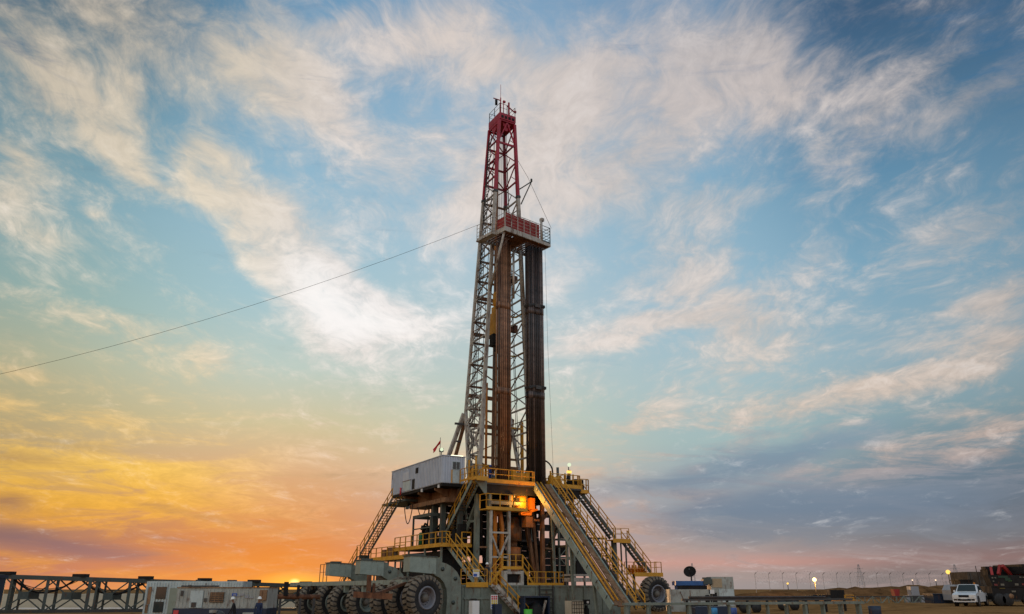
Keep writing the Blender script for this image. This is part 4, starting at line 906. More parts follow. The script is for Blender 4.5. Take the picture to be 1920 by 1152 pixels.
# drums, tank and sign at the foot of the base
ic = thing('bulk_tank', 'cream plastic tank in a wire cage against the base box', 'tank', T(5.6,-6.6,0))
MB().box((4.95,-7.2,.15),(6.15,-6.1,1.35),T).build('tank', IBC, ic)
m = MB()
for k in range(6): m.beam(T(4.93+k*.244,-7.22,.1),T(4.93+k*.244,-7.22,1.3),.035)
for z in (.15,.45,.75,1.05,1.3): m.beam(T(4.93,-7.22,z),T(6.17,-7.22,z),.035)
m.box((4.9,-7.25,-.1),(6.2,-6.05,.1),T); m.build('cage', STEEL, ic)
nb_ = thing('open_steel_crate', 'navy open fronted steel crate with dark machinery, against the base box', 'crate', T(2.4,-5.6,0))
m = MB(); m.box((.9,-6.0,1.62),(3.5,-4.9,1.75),T); m.box((.9,-6,-.3),(1.05,-4.9,1.62),T); m.box((3.35,-6,-.3),(3.5,-4.9,1.62),T); m.box((1.05,-5,-.3),(3.35,-4.92,1.62),T); m.build('crate_frame', NAVY, nb_)
m = MB(); m.lathe(T(2.3,-5.6,-.1),(0,0,1),[(0,.6),(.9,.6),(1.3,.3),(1.3,0)],14); m.build('machine', BLACK, nb_)
MB().beam(T(2.7,-5.8,-.2),T(3.2,-5.8,1.4),.16).build('brace', PALE, nb_)
sk = thing('floor_sump_pump', 'black pump with a pale lamp beside the caged tank', 'pump', T(6.7,-6.6,0))
MB().lathe(T(6.7,-6.8,-.1),(0,0,1),[(0,.25),(.8,.25),(.9,.14),(1.1,.14),(1.1,0)],12).box((6.4,-7.05,1.05),(6.95,-6.7,1.45),T).build('pump_body', BLACK, sk)
MB().box((6.6,-7.07,1.15),(6.82,-7.052,1.33),T).build('lamp', SIGNW, sk)
tag(MB().box((-5.5,-9.0,.4),(-4.9,-8.4,1.45),T).tube(T(-5.2,-8.7,-.3),T(-5.2,-8.7,.4),.06).build('white_box', SIGNW), 'small white box on a short post in front of the front wheel', 'box')
tag(MB().box((-3.5,-9.0,.2),(-2.9,-8.5,1.2),T).box((-3.4,-8.9,-.3),(-3.0,-8.6,.2),T).build('dark_box', NAVY), 'small dark box between the front wheel and the sign board', 'box')
gd = MB().lathe(T(.4,-7.5,-.2),(0,0,1),[(0,0),(0,.35),(.95,.35),(.95,0)],16)
tag(gd.build('green_drum', mat('bright_green_plastic',(.08,.45,.03),.4,.1)), 'bright green drum at the foot of the lowest stairs', 'drum')

# ------------------------------------------------------------------ ground
def sm(x, a, b):
    t = max(0, min(1, (x - a) / (b - a))); return t*t*(3 - 2*t)
def gz(x, y):
    z = .85 * sm(x, 12, 36) * sm(y, 30, 52)
    z += -.75 * sm(-x, 9, 20) * sm(y, 58, 70) * (1 - sm(y, 130, 240))
    return z
gv = []; gf = []
xs = [-6000,-3000,-1500,-800,-400,-250,-160] + [-120 + 6*i for i in range(41)] + [160,250,400,800,1500,3000,6000]
ys = [-60,-20,0,10,20] + [26 + 5*i for i in range(34)] + [220,260,320,420,600,900,1500,3000,6000]
gr = random.Random(2)
for y in ys:
    for x in xs: gv.append((x, y, gz(x, y) + (gr.uniform(-.05,.05) if y < 200 and abs(x) < 125 else 0)))
nx = len(xs)
for j in range(len(ys)-1):
    for i in range(nx-1): gf.append([j*nx+i, j*nx+i+1, (j+1)*nx+i+1, (j+1)*nx+i])
SAND = mat('packed_sand', (.26, .137, .055), .92, .3, .3, rustcol=(.085,.045,.02), scale=.22, streak=1, fine=3.0, bump=.5, spec=0)
BERM = mat('bulldozed_earth', (.15, .078, .034), .95, .4, .3, rustcol=(.05,.028,.014), scale=.3, streak=1, fine=2.2, bump=.6, spec=0)
m = MB(); m.add(gv, gf, True); struct(m.build('ground', SAND))
def berm(name, pts, wid, mt, seed, rough=.25):
    """bank of earth along (x, y, z_base, height) points"""
    rr_ = random.Random(seed); m = MB(); vs = []; prof = [(-1,0),(-.55,.55),(-.28,.92),(0,1.0),(.3,.9),(.6,.5),(1,0)]
    P = []
    for (p, q) in zip(pts, pts[1:]):
        k = max(2, int(math.hypot(q[0]-p[0], q[1]-p[1]) / 1.6))
        for i in range(k): t = i/k; P.append([p[c] + (q[c]-p[c])*t for c in range(4)])
    P.append(list(pts[-1])); n = len(prof)
    for i, (x, y, z, h) in enumerate(P):
        a = P[max(0,i-1)]; b_ = P[min(len(P)-1,i+1)]; d = Vector((b_[0]-a[0], b_[1]-a[1], 0)).normalized(); s = Vector((-d.y, d.x, 0))
        jj = rr_.uniform(-rough, rough) * .6
        for (o, f) in prof:
            vs.append(Vector((x,y,z-.3)) + s*(o*wid*(.4+.6*min(1,h/2)) + rr_.uniform(-.4,.4)) + Vector((0,0,(h+.3)*f + (jj + rr_.uniform(-rough,rough))*f)))
    fs = [[i*n+k, i*n+k+1, (i+1)*n+k+1, (i+1)*n+k] for i in range(len(P)-1) for k in range(n-1)]
    m.add(vs, fs, True); return struct(m.build(name, mt))
berm('earth_bank', [(31,120,.5,.5),(36,122,.6,1.25),(46,126,.8,1.45),(60,130,.85,1.85),(80,134,.85,2.3),(100,136,.85,2.6),(125,140,.85,2.6)], 7, BERM, 4, .17)
berm('earth_bank', [(-92,126,-.4,1.2),(-80,128,-.4,2.05),(-66,130,-.4,2.05),(-52,132,-.4,1.9),(-40,134,-.3,1.7),(-30,136,-.3,1.5),(-20,138,-.2,1.0)], 6, TAN, 6, .06)
tag(MB().beam((-86,117,-.3),(-38,122,-.3),.5,.16).build('white_liner_strip', SIGNW), 'white strip along the foot of the tan bank behind the truss bridge', 'liner')

# ------------------------------------------------------------------ rack of trestles along the catwalk
ck = thing('pipe_rack', 'long low grey trestle rack running right from the ramp foot', 'rack', (13.5, 51, .3))
def rk(t): return Vector((6.7 + 15.8*t, 48.5 + 5*t, 1.47))
for i in range(13):
    t = i / 12; c = rk(t); g = gz(c.x, c.y)
    MB().beam((c.x,c.y,g-.2),(c.x,c.y,1.36),.13 if i % 3 else .2).build('leg', GRN, ck); MB().beam((c.x+.3,c.y+1.1,g-.2),(c.x+.3,c.y+1.1,1.36),.13).build('leg', GRN, ck)
    MB().beam((c.x,c.y-.1,1.38),(c.x+.3,c.y+1.3,1.38),.1).build('crossbar', GRN, ck)
MB().beam(rk(-.01), rk(1.02), .3, .14).build('top_beam', GRN, ck)
MB().beam(rk(0)+Vector((.3,1.1,0)), rk(1.0)+Vector((.3,1.1,0)), .2, .12).build('top_beam', GRN, ck)
ck2 = thing('pipe_rack', 'second rack behind, dark, with long pipes lying on it', 'rack', (20, 66, .4))
for i in range(9):
    x = 14.0 + i*1.7; y = 66 + i*.3; MB().beam((x,y,gz(x,y)-.2),(x,y,1.45),.15).build('leg', BLACK, ck2)
MB().beam((13.6,66,1.5),(28.2,68.4,1.5),.25,.16).build('top_beam', STEEL, ck2)
for k in range(3):
    tag(MB().tube((14.2+k*.2,66.1+k*.24,1.67),(25.5+k*.3,68.0+k*.24,1.67),.09,8).build('rack_pipe', DPIPE), 'dark steel pipe lying on the second rack', 'pipe', 'pipes lying on the second rack')
for k, (x, lab) in enumerate(((12.62, 'left light blue drum between the rack legs'), (13.85, 'right light blue drum between the rack legs'))):
    tag(MB().lathe((x+.25,52.6,.62),(0,0,1),[(0,0),(0,.19),(.28,.2),(.56,.19),(.56,0)],14).build('drum', LBLUE if k == 0 else mat('violet_blue_drum_plastic',(.07,.13,.42),.4,.1)), lab, 'drum')
tag(MB().lathe((22.9,52.2,.4),(0,0,1),[(0,0),(0,.36),(.3,.38),(.6,.36),(.9,.38),(.9,0)],16).build('drum', NAVY), 'dark drum at the right end of the trestle rack', 'drum')
for (x, y, w_, lab) in ((16.6,74,1.9,'first low black trailer bogie behind the racks'),(21.4,75,2.0,'second low black trailer bogie behind the racks'),(25.2,76,2.0,'third low black trailer bogie behind the racks')):
    bt_ = thing('trailer_bogie', lab, 'trailer', (x, y, gz(x,y)))
    MB().box((x-w_/2,y-.8,gz(x,y)+.45),(x+w_/2,y+.8,gz(x,y)+.95)).build('frame', BLACK, bt_)
    for sx in (-.55,.55): MB().lathe((x+sx,y-.9,gz(x,y)+.42),(0,1,0),[(0,0),(0,.42),(.3,.42),(.3,0)],18).build('wheel', RUB, bt_)

# ------------------------------------------------------------------ white tank cabin with dish
tc = thing('tank_cabin', 'dusty white tank with a tall cabinet at its right end', 'cabin', (16.6, 75, .3))
MB().box((14.25,74,.4),(17.85,76.4,2.28)).build('tank_body', CREAM, tc)
MB().box((18.05,74.2,.6),(20.1,76.2,3.35)).build('cabinet', CREAM, tc)
m = MB(); m.box((18.15,74.17,2.45),(19.05,74.198,3.2))
m.build('louvre', TAN, tc); MB().box((18.7,74.16,.9),(20.05,74.198,2.3)).build('door', WHITE, tc); MB().box((17.4,73.97,.7),(17.77,73.998,1.8)).box((18.1,74.17,.8),(18.5,74.198,2.0)).build('opening_shade', BLACK, tc)  # black plates stand in for the shade in the openings
MB().box((17.75,74.0,1.9),(18.25,74.5,2.25)).build('lamp', SIGNW, tc)
m = MB(); m.tube((16.05,73.97,.5),(16.05,73.97,2.2),.03); m.tube((15.15,73.97,2.1),(15.75,73.97,.6),.03); m.build('pipe', RUST, tc)
bb = thing('blue_skid', 'blue flat skid lying on the white tank', 'skid', (17, 75, 2.28))
MB().box((14.85,74.1,2.62),(17.75,75.9,3.0)).box((15.05,74.2,2.28),(17.55,75.8,2.62)).build('skid_body', BLUE, bb); MB().box((15,74.12,2.29),(17.65,74.18,2.6)).build('gap_shade', BLACK, bb)  # black strip painted as the shade in the gap under the skid
tag(MB().box((17.35,74.0,2.7),(18.15,75.0,3.15)).box((17.45,74.1,3.15),(18.05,74.9,3.3)).build('green_box', DGRN), 'dark green box between the blue skid and the tall cabinet', 'box')
sd_ = thing('satellite_dish', 'dark satellite dish tilted up on the blue skid', 'satellite dish', (17.3, 75, 3.0))
MB().tube((16.5,75,3.0),(16.5,75,3.4),.06).build('post', STEEL, sd_)
ax = Vector((-.25,-.75,.5)).normalized(); dc = Vector((16.4,75,3.75))
MB().lathe(dc, ax, [(-.2,0),(-.16,.2),(-.02,.42),(.12,.56),(.14,.57),(.10,.52),(-.06,.36),(-.14,.18),(-.17,0)], 24).build('reflector', BLACK, sd_)
MB().tube(dc - ax*.15, dc + ax*.45, .03).tube(dc + ax*.4, dc + ax*.52, .07).build('feed_arm', STEEL, sd_)
tag(MB().box((13.2,59.5,.1),(15.9,61,1.05)).box((13.4,59.6,1.05),(15.7,60.9,1.12)).build('blue_tank', NAVY), 'low navy tank behind the trestle rack', 'tank')

# ------------------------------------------------------------------ earth-bank fence, pylons, lamps
def fpost(x, y, z, h):
    t = thing('fence_post', 'thin far post of the barbed wire fence above the earth bank', 'fence post', (x, y, z), 'fence posts along the earth bank')
    MB().tube((x,y,z),(x,y,z+h),.035,6).build('post', PYL, t)
    MB().tube((x,y,z+h),(x+.25,y-.3,z+h+.35),.04,6).build('arm', STEEL, t)
    return t
fx = [(43.5 + i*2.55, 146 + i*.3) for i in range(38)]
f0 = None
for (x, y) in fx:
    if f0 is None: f0 = fpost(x, y, .6, 4.2); fo = Vector((x,y,.6))
    else: dup(f0, (x, y, .6))
m = MB(); wr = random.Random(9)
for (p, q) in zip(fx, fx[1:]):
    for h in (2.9, 3.6, 4.5):
        last = Vector((p[0],p[1],h+.6))
        for i in range(1, 13):
            t = i/12; c = Vector((p[0]+(q[0]-p[0])*t, p[1]+(q[1]-p[1])*t, h+.6 + .3*math.sin(i*2.4+h*3) + wr.uniform(-.12,.12)))
            m.tube(last, c, .011, 3); last = c
struct(m.build('barbed_wire', PYL), 'stuff'); 
bw = bpy.data.objects['barbed_wire']; bw['label'] = 'tangled coils of barbed wire on the far fence'
def pylon(x, y, h, w_, label, z=-.2):
    t = thing('lattice_mast', label, 'pylon', (x, y, z)); m = MB(); n = 9
    for s in ((-1,-1),(1,-1),(1,1),(-1,1)): m.beam((x+s[0]*w_,y+s[1]*w_,z),(x+s[0]*w_*.12,y+s[1]*w_*.12,z+h),h*.007)
    for i in range(n):
        k0, k1 = 1-.88*i/n, 1-.88*(i+1)/n; z0, z1 = z+h*i/n, z+h*(i+1)/n
        for (s, r_) in (((-1,-1),(1,-1)),((1,-1),(-1,-1)),((-1,1),(-1,-1)),((1,-1),(1,1))):
            m.beam((x+s[0]*w_*k0,y+s[1]*w_*k0,z0),(x+r_[0]*w_*k1,y+r_[1]*w_*k1,z1),h*.005)
    m.build('lattice', PYL, t)
    m = MB()
    for f in (.55,.7,.85): m.beam((x-w_*1.3,y,z+h*f),(x+w_*1.3,y,z+h*f),h*.008)
    m.build('cross_arm', PYL, t); return t
pylon(86.5, 390, 12.5, 1.5, 'slim far lattice mast behind the satellite dish', 1.5)
pylon(256, 600, 19, 2.6, 'far lattice pylon standing right of the sodium lamp', .5)
pylon(327, 600, 19, 2.8, 'far lattice pylon behind the right lamp post', .5)
pylon(308, 620, 9, 1.4, 'short far lattice tower left of the right lamp post', .5)
pylon(340, 640, 8, 1.4, 'shortest far lattice tower, near the white far lamp', .5)
def lamppost(x, y, z0, h, r, gm, label, power=0, col=(1,.6,.25)):
    t = thing('lamp_post', label, 'lamp', (x, y, z0))
    MB().tube((x,y,z0),(x,y,z0+h-r),.08,8).build('post', STEEL, t)
    MB().ball((x,y,z0+h),r,12).build('lamp_globe', gm, t)
    if power:
        l = bpy.data.lights.new('lamp_light','POINT'); l.energy = power; l.color = col; l.shadow_soft_size = r
        o = bpy.data.objects.new('lamp_light', l); COL.objects.link(o); o.location = (x, y-.6, z0+h)
    return t
lamppost(42.6, 115, .8, 2.75, .25, LAMPO, 'bright sodium lamp on a short post in front of the earth bank', 800, (1,.5,.12))
lamppost(58.4, 109, .85, 3.6, .28, LAMPY, 'warm square lamp on a post left of the brown tank', 25)
lamppost(57.3, 170, 1.8, 1.6, .2, LAMPY, 'small far yellow lamp over the earth bank, left of the sodium lamp')
lamppost(80.9, 165, 1.8, 2.2, .14, LAMPD, 'far white lamp over the bank, left of two')
lamppost(85.6, 165, 1.8, 2.2, .14, LAMPD, 'far white lamp over the bank, right of two')
# yellow lit rail and dark machine below the sodium lamp
yr = rail_mesh([Vector((42.0,109,.8)), Vector((45.5,109.6,.8))], .75, 1.4, .05, toe=False); tag(yr.build('barrier_rail', YEL), 'yellow barrier rail lit by the sodium lamp', 'rail')
dm = thing('parked_loader', 'low dark machine parked before the earth bank left of the sodium lamp', 'loader', (39.5,105,.8))
MB().box((37.8,104,1.1),(42,106,1.6)).box((40.4,104.2,1.6),(42.2,105.6,2.2)).build('body', BLACK, dm)
for x in (36.9,38.5,40): MB().lathe((x,103.9,1.1),(0,1,0),[(0,0),(0,.32),(.3,.32),(.3,0)],16).build('wheel', RUB, dm)

# ------------------------------------------------------------------ yard right of the rack
lt = thing('truss_section', 'grey truss section lying on the sand in the right hand yard', 'truss', (36,92,.85))
m = MB()
for (y,z) in ((91.4,.75),(92.6,.75),(91.4,1.5),(92.6,1.5)): m.beam((38.2,y,z),(46.4,y+.6,z),.12)
m.build('chord', STEEL, lt)
for i in range(9):
    x = 38.3+i*.88; MB().beam((x,91.4,.75 if i%2 else 1.5),(x+.88,91.5,1.5 if i%2 else .75),.09).beam((x,91.4,.75),(x,91.4,1.5),.08).build('diagonal_brace', GRN, lt)
hp = thing('red_hopper', 'small red hopper standing behind the lying truss', 'hopper', (43,97,.85))
MB().prism([(45.0,96.4,1.55),(45.45,96.4,1.55),(45.6,96.4,2.3),(44.85,96.4,2.3)],(0,.9,0)).build('bin', REDW, hp)
for x in (44.9,45.4):
    for y in (96.6,97.1): MB().beam((x,y,.7),(x,y,1.5),.1).build('leg', RUST, hp)
gc = thing('grey_cabinet', 'blue grey cabinet standing between the red hopper and the navy bin', 'cabinet', (44.6,95,.85))
MB().box((46.0,94.5,1.6),(46.9,95.5,2.6)).box((45.4,94.6,.75),(47.8,95.4,1.6)).build('body', PYL, gc); MB().box((45.8,94.56,.95),(47.0,94.59,1.5)).build('door', STEEL, gc)
nb2 = thing('navy_bin', 'navy steel bin left of the grey utility vehicle', 'bin', (46,90,.85))
MB().box((45.6,89,.8),(48.4,91,1.75)).box((45.5,88.9,1.75),(48.5,91.1,1.83)).build('body', NAVY, nb2)
uv = thing('utility_vehicle', 'silver grey utility vehicle half hidden behind the white pickup', 'utility vehicle', (48.5,88,.85))
MB().prism([(46.8,87,1.2),(50.2,87.6,1.2),(50.2,87.6,2.0),(49.4,87.5,2.2),(48.9,87.4,2.75),(47.2,87.1,2.75),(46.8,87,2.2)],(-.3,1.7,0)).build('body', PYL, uv)
MB().prism([(47.3,87.06,2.2),(48.7,87.33,2.2),(48.5,87.3,2.65),(47.5,87.1,2.65)],(0,-.03,0)).build('window', GLASS, uv)
for x in (47.6,49.5): MB().lathe((x,87.05+(x-47)*.18,1.2),(0,1,0),[(-.05,0),(-.05,.36),(.2,.36),(.2,0)],16).build('wheel', RUB, uv)
dt = thing('dark_tank', 'small dark tank between the right lamp post and the brown tank wall', 'tank', (60,104,.85))
MB().box((53.2,97,.7),(54.7,99,3.25)).box((53.1,96.9,3.25),(54.8,99.1,3.37)).build('tank_body', BLACK, dt)
ob = MB().box((54.9,98,2.55),(55.5,99,3.05)).box((55.0,98.1,.7),(55.1,98.3,2.55)).box((55.3,98.1,.7),(55.4,98.3,2.55)); tag(ob.build('orange_lit_bin', ORANGEP), 'bin painted orange for lamp light between the dark tank and the brown tank', 'bin')  # orange paint stands in for lamp light falling here
bk = thing('brown_tank', 'large brown steel tank behind the pickup and the truck', 'tank', (66,102,.85))
MB().box((55.9,100,.7),(65.5,104,4.3)).box((57.6,99.96,.7),(65.5,99.999,4.48)).build('tank_wall', mat('weathered_brown_tank',(.075,.062,.05),.85,.35,.3, rustcol=(.06,.036,.022), spec=.1), bk)
m = MB()
for i in range(9): m.box((56.2+i*1.0,99.9,.7),(56.28+i*1.0,99.958,4.15))
m.build('rib', STEEL, bk)
m = MB()
for x in (57.2,59.0,60.6,63): m.tube((x,100.2,4.2),(x,100.2,5.0),.05)
m.build('vent_pipe', STEEL, bk)

# white pickup
def pickup():
    L, W = 5.1, 1.78
    t = thing('pickup_truck', 'white double cab pickup parked on the sand, front towards the camera', 'pickup', (0,0,0))
    side = [(-2.5,.62),(-2.52,1.02),(-.72,1.06),(-.60,1.42),(-.35,1.72),(.55,1.74),(1.15,1.16),(2.15,1.02),(2.48,.88),(2.52,.42),(2.3,.36),(-2.4,.42)]
    m = MB()     # x forward, y left
    n = len(side); vs = []
    for y, k in ((-W/2,0),(-W/2+.06,1),(W/2-.06,1),(W/2,0)):
        for (x,z) in side:
            tum = max(0, z-1.06)*.28
            yy = y + (tum if y < 0 else -tum); zz = z if not k else z + .03*(1 if z > .7 else 0)
            vs.append((x*(1 if k else .992), yy, zz))
    fs = []
    for s in range(3):
        for i in range(n): fs.append([s*n+i, s*n+(i+1)%n, (s+1)*n+(i+1)%n, (s+1)*n+i])
    fs += [list(range(n))[::-1], list(range(3*n,4*n))]
    m.add(vs, fs); body = m.build('body', CARW, t)
    MB().prism([(.62,-.62,1.70),(1.12,-.72,1.20),(1.12,.72,1.20),(.62,.62,1.70)],(.035,0,.035)).build('windscreen', GLASS, t)
    for s in (-1,1):
        yo = s*(W/2)
        MB().prism([(.98,yo-s*.03,1.16),(.52,yo-s*.15,1.62),(.16,yo-s*.15,1.64),(.16,yo-s*.03,1.16)],(0,s*.02,0)).build('side_window', GLASS, t)
        MB().prism([(.08,yo-s*.03,1.16),(.08,yo-s*.15,1.64),(-.30,yo-s*.15,1.62),(-.56,yo-s*.03,1.2)],(0,s*.02,0)).build('side_window', GLASS, t)
        MB().box((1.02,yo-.02+s*.1,1.12),(1.16,yo+.1+s*.1,1.3)).build('wing_mirror', CARW, t)
        MB().box((2.40,s*.62-.22,.76),(2.535,s*.62+.22,.93)).build('headlight', SIGNW, t)
        MB().box((2.45,s*.66-.12,.48),(2.54,s*.66+.12,.6)).build('fog_light', BLACK, t)
        for x in (1.62,-1.55):
            wh = MB().lathe((x,yo-s*.12,.38),(0,s,0),[(-.08,0),(-.08,.36),(.0,.385),(.11,.385),(.15,.34),(.15,0)],24).build('wheel', RUB, t)
            MB().lathe((x,yo-s*.12,.38),(0,s,0),[(.152,.22),(.156,.1),(.16,0)],16).build('rim', CHROME, wh)
            MB().lathe((x,yo-s*.12,.40),(0,s,0),[(.1,.47),(.135,.47),(.135,.0)],20).build('wheel_arch', BLACK, wh)
    MB().box((2.50,-.38,.74),(2.545,.38,.92)).build('grille', BLACK, t); MB().box((2.50,-.5,.46),(2.545,.5,.62)).build('lower_grille', BLACK, t)
    MB().box((2.546,-.26,.60),(2.556,.26,.71)).build('number_plate', SIGNW, t)
    MB().box((2.42,-.86,.62),(2.55,.86,.72)).box((2.40,-.84,.36),(2.53,.84,.45)).build('bumper', CARW, t)
    MB().box((-2.2,-.7,.28),(2.2,.7,.42)).build('underbody', BLACK, t)
    MB().box((-2.4,-.72,1.04),(-.75,.72,1.075)).build('load_bed', BLACK, t)
    return t
pk = pickup(); hd = math.atan2(-3.93,-3.4)
pk.location = (41.5, 74.4, gz(41,73)); pk.rotation_euler = (0,0,hd)
pk.scale = (1.05,1.05,1.05)

# dark service truck with red booms, seen from behind
tk = thing('service_truck', 'dark well service truck with red boom arms at the right edge', 'truck', (46,76,.85))
gx = 43.6; y0 = 74.5; z0 = .85
MB().box((gx,y0,z0+.55),(gx+5.6,y0+7,z0+1.7)).build('chassis', BLACK, tk)
pn = MB().prism([(gx-.15,y0-.05,z0+2.66),(gx+3.6,y0-.05,z0+2.66),(gx+3.75,y0-.05,z0+1.62),(gx+.15,y0-.05,z0+1.62)],(0,.9,0)).build('control_panel', BLACK, tk)
PG = mat('dim_green_panel', (.006,.035,.018), .5, .2); PR = mat('dim_red_panel', (.16,.022,.02), .5, .2); PC = mat('dim_cream_panel', (.15,.14,.11), .5, .2)  # shadow on the truck put into these darkened panel colours
for (x,z,w_,h,mt) in ((.75,2.42,.9,.16,PG),(1.35,2.16,.5,.26,PG),(1.6,2.12,.34,.07,mat('panel_lime',(.07,.14,.03),.5,.1)),(.15,2.37,.16,.1,PC),(.42,2.37,.14,.1,PC),(.2,2.08,.12,.1,PC),(2.7,2.42,.18,.1,PC),(3.0,2.42,.18,.1,PC),
                      (.25,1.74,.32,.16,PR),(.85,1.74,.32,.18,PC),(2.15,1.76,.32,.18,PC),(2.8,1.78,.4,.16,PR),(.7,1.48,.5,.07,mat('hazard_yellow',(.12,.085,.01),.5,.1)),(1.75,1.18,.36,.14,PC),(2.85,.6,.5,.2,mat('plate_amber',(.28,.12,.012),.5,.1))):
    yf = y0-.06 if z > 1.65 else y0-.03
    MB().box((gx+x,yf-.03,z0+z),(gx+x+w_,yf,z0+z+h)).build('panel_label', mt, pn)
for (p,q) in (((1.5,2.7),(2.1,3.5)),((2.0,3.5),(3.0,2.6)),((.9,2.6),(1.2,3.3))): MB().beam((gx+p[0],y0+1,z0+p[1]),(gx+q[0],y0+1.5,z0+q[1]),.22,.3).build('boom_arm', REDW, tk)
MB().box((gx+1.0,y0+1.8,z0+2.6),(gx+3.4,y0+3,z0+3.2)).box((gx+.9,y0+1.9,z0+3.2),(gx+3.2,y0+2.6,z0+3.45)).build('boom_housing', BLACK, tk)
cb_ = MB().box((gx+3.45,y0-.3,z0+1.0),(gx+6,y0+4,z0+2.75)).build('cab', REDW, tk)
MB().box((gx+3.0,y0-.4,z0+2.75),(gx+6.2,y0+4.2,z0+3.6)).box((gx+3.9,y0-.45,z0+2.85),(gx+5.7,y0-.401,z0+3.4)).build('cab_roof', BLACK, tk)
m = MB(); m.box((gx+3.75,y0-.33,z0+2.2),(gx+3.85,y0-.301,z0+2.6)); 
for z in (2.2,2.36,2.52): m.box((gx+3.85,y0-.33,z0+z),(gx+4.1,y0-.301,z0+z+.08))
m.build('lettering', SIGNW, cb_)
for x in (.55,1.25,3.2,4.2): MB().lathe((gx+x,y0-.1,z0+.55),(0,1,0),[(0,0),(0,.5),(.05,.54),(.45,.54),(.45,0)],22).build('wheel', RUB, tk)
MB().lathe((gx+1.6,y0-.12,z0+.85),(0,1,0),[(0,0),(0,.22),(.1,.22),(.1,0)],16).build('hose_reel', PLANK, tk)

# ------------------------------------------------------------------ left: truss bridge, containers
tb = thing('truss_bridge', 'long dark green truss bridge carrying black hoses on the left', 'truss bridge', (-48,84,-.8))
def bt_(t, z, f=0): return Vector((-51.0 + 26*t + f*.15, 82.0 + 17*t + f*1.6, z))
def zt(t): return 3.47 - .80*t
def zb(t): return .18 - .15*t
NP = 8
for f in (0, 1):
    MB().beam(bt_(-.06,zt(-.06),f), bt_(1.12,zt(1.12),f), .34, .42).build('top_chord', DGRN, tb)
    MB().beam(bt_(-.06,zb(-.06),f), bt_(1.0,zb(1),f), .3, .3).build('bottom_chord', STEEL, tb)
    for i in range(NP+1):
        t = i/NP; w_ = .3 if i % 2 else .34
        MB().beam(bt_(t,zb(t),f), bt_(t,zt(t),f), w_, w_).build('upright', DGRN, tb)
        if i % 2 == 0: MB().beam(bt_(t+.022,zb(t),f), bt_(t+.022,zt(t),f), .22, .22).build('upright', DGRN, tb)
    for i in range(NP):
        t0, t1 = i/NP, (i+1)/NP; tm = (t0+t1)/2; c = bt_(tm,(zt(tm)+zb(tm))/2-.1,f)
        for (t, z) in ((t0,zt(t0)),(t1,zt(t1)),(t0,zb(t0)),(t1,zb(t1))): MB().beam(bt_(t,z,f), c, .13).build('diagonal_brace', DGRN, tb)
        d = (bt_(1,0)-bt_(0,0)).normalized()*.45
        MB().prism([c-d-Vector((0,0,.36)), c+d-Vector((0,0,.36)), c+d+Vector((0,0,.36)), c-d+Vector((0,0,.36))], (0,-.1,0)).build('gusset_plate', DGRN, tb)
for t in (.215,.42,.62,.8,1.0,.0):
    MB().box(tuple(bt_(t,zt(t)+.2)-Vector((.7,.2,0))), tuple(bt_(t,zt(t)+.5)+Vector((.6,.8,0)))).build('hose_clamp', BLACK, tb)
for i, (t0, t1) in enumerate(((.02,.2),(.22,.42),(.43,.62),(.63,.8),(.81,1.0))):
    for k in range(3):
        pts = [bt_(t0+(t1-t0)*j/12, zt(t0)-.15 - (1.35-.28*k)*(1-(2*j/12-1)**2) - .1*k) + Vector((0,.35+.2*k,0)) for j in range(13)]
        tag(MB().path(pts, .11 if k == 0 else .04, 6).build('hose', BLACK), 'black hose looping under the top chord of the truss bridge', 'hose', 'hoses hung along the truss bridge')
nc = thing('navy_container', 'navy container end at the left edge of the picture', 'container', (-47,69,-.8))
MB().box((-50,68,-.8),(-44.05,71,3.35)).box((-50.1,67.9,3.2),(-43.9,71.1,3.45)).build('container_wall', NAVY, nc)
m = MB()
for i in range(12): m.box((-49.9+i*.5,67.95,-.6),(-49.7+i*.5,67.999,3.1))
m.build('corrugation', NAVY, nc)

def corr_box(m, x0, x1, y0, y1, z0_, z1_, n, d=.05, T_=None):
    m.box((x0,y0,z0_),(x1,y1,z1_),T_)
    for i in range(n):
        xa = x0 + (x1-x0)*(i+.25)/n; m.box((xa,y0-d,z0_+.08),(xa+(x1-x0)/n*.5,y0+.01,z1_-.1),T_)
cc1 = thing('white_container', 'taller pale blue white container with a sage door, behind the trailer', 'container', (-30.05,78,-.5))
m = MB(); corr_box(m, -34.4, -25.3, 77.0, 79.6, .1, 3.0, 34); m.build('container_wall', WHITE, cc1)
MB().box((-34.65,76.9,-.5),(-25.15,79.6,.1)).build('skid', PALE, cc1)
dr = MB().box((-32.05,76.86,.2),(-30.45,76.94,2.4)).build('door', DOORC, cc1); MB().box((-30.7,76.8,1.1),(-30.5,76.859,1.6)).build('handle', STEEL, dr)
MB().box((-33.35,76.88,1.45),(-32.4,76.94,2.5)).box((-33.4,76.88,.28),(-32.5,76.94,1.2)).build('window', GLASS, cc1)
MB().box((-34.1,76.88,1.0),(-33.8,76.94,2.5)).box((-34.15,76.88,.2),(-33.9,76.94,.95)).build('vent', PLANK, cc1)
MB().box((-29.45,76.88,1.35),(-28.95,76.94,1.75)).build('junction_box', STEEL, cc1)
MB().box((-33.65,77.3,3.0),(-33.05,77.9,3.14)).box((-29.95,77.3,3.0),(-29.65,77.9,3.14)).box((-26.95,77.3,3.0),(-26.25,78,3.12)).box((-31.35,77.3,3.0),(-30.55,77.6,3.08)).build('roof_lug', STEEL, cc1)
tr = thing('cabin_trailer', 'lower dusty white trailer with navy base and blue logo', 'trailer', (-20,59,-.7))
zt2 = 2.38; zw = 1.02
m = MB(); corr_box(m, -23.9, -17.4, 58.6, 61, zw, zt2, 24, .03); m.build('trailer_wall', CREAM, tr)
MB().box((-24.0,58.45,-.4),(-17.35,61,zw)).build('base', NAVY, tr)
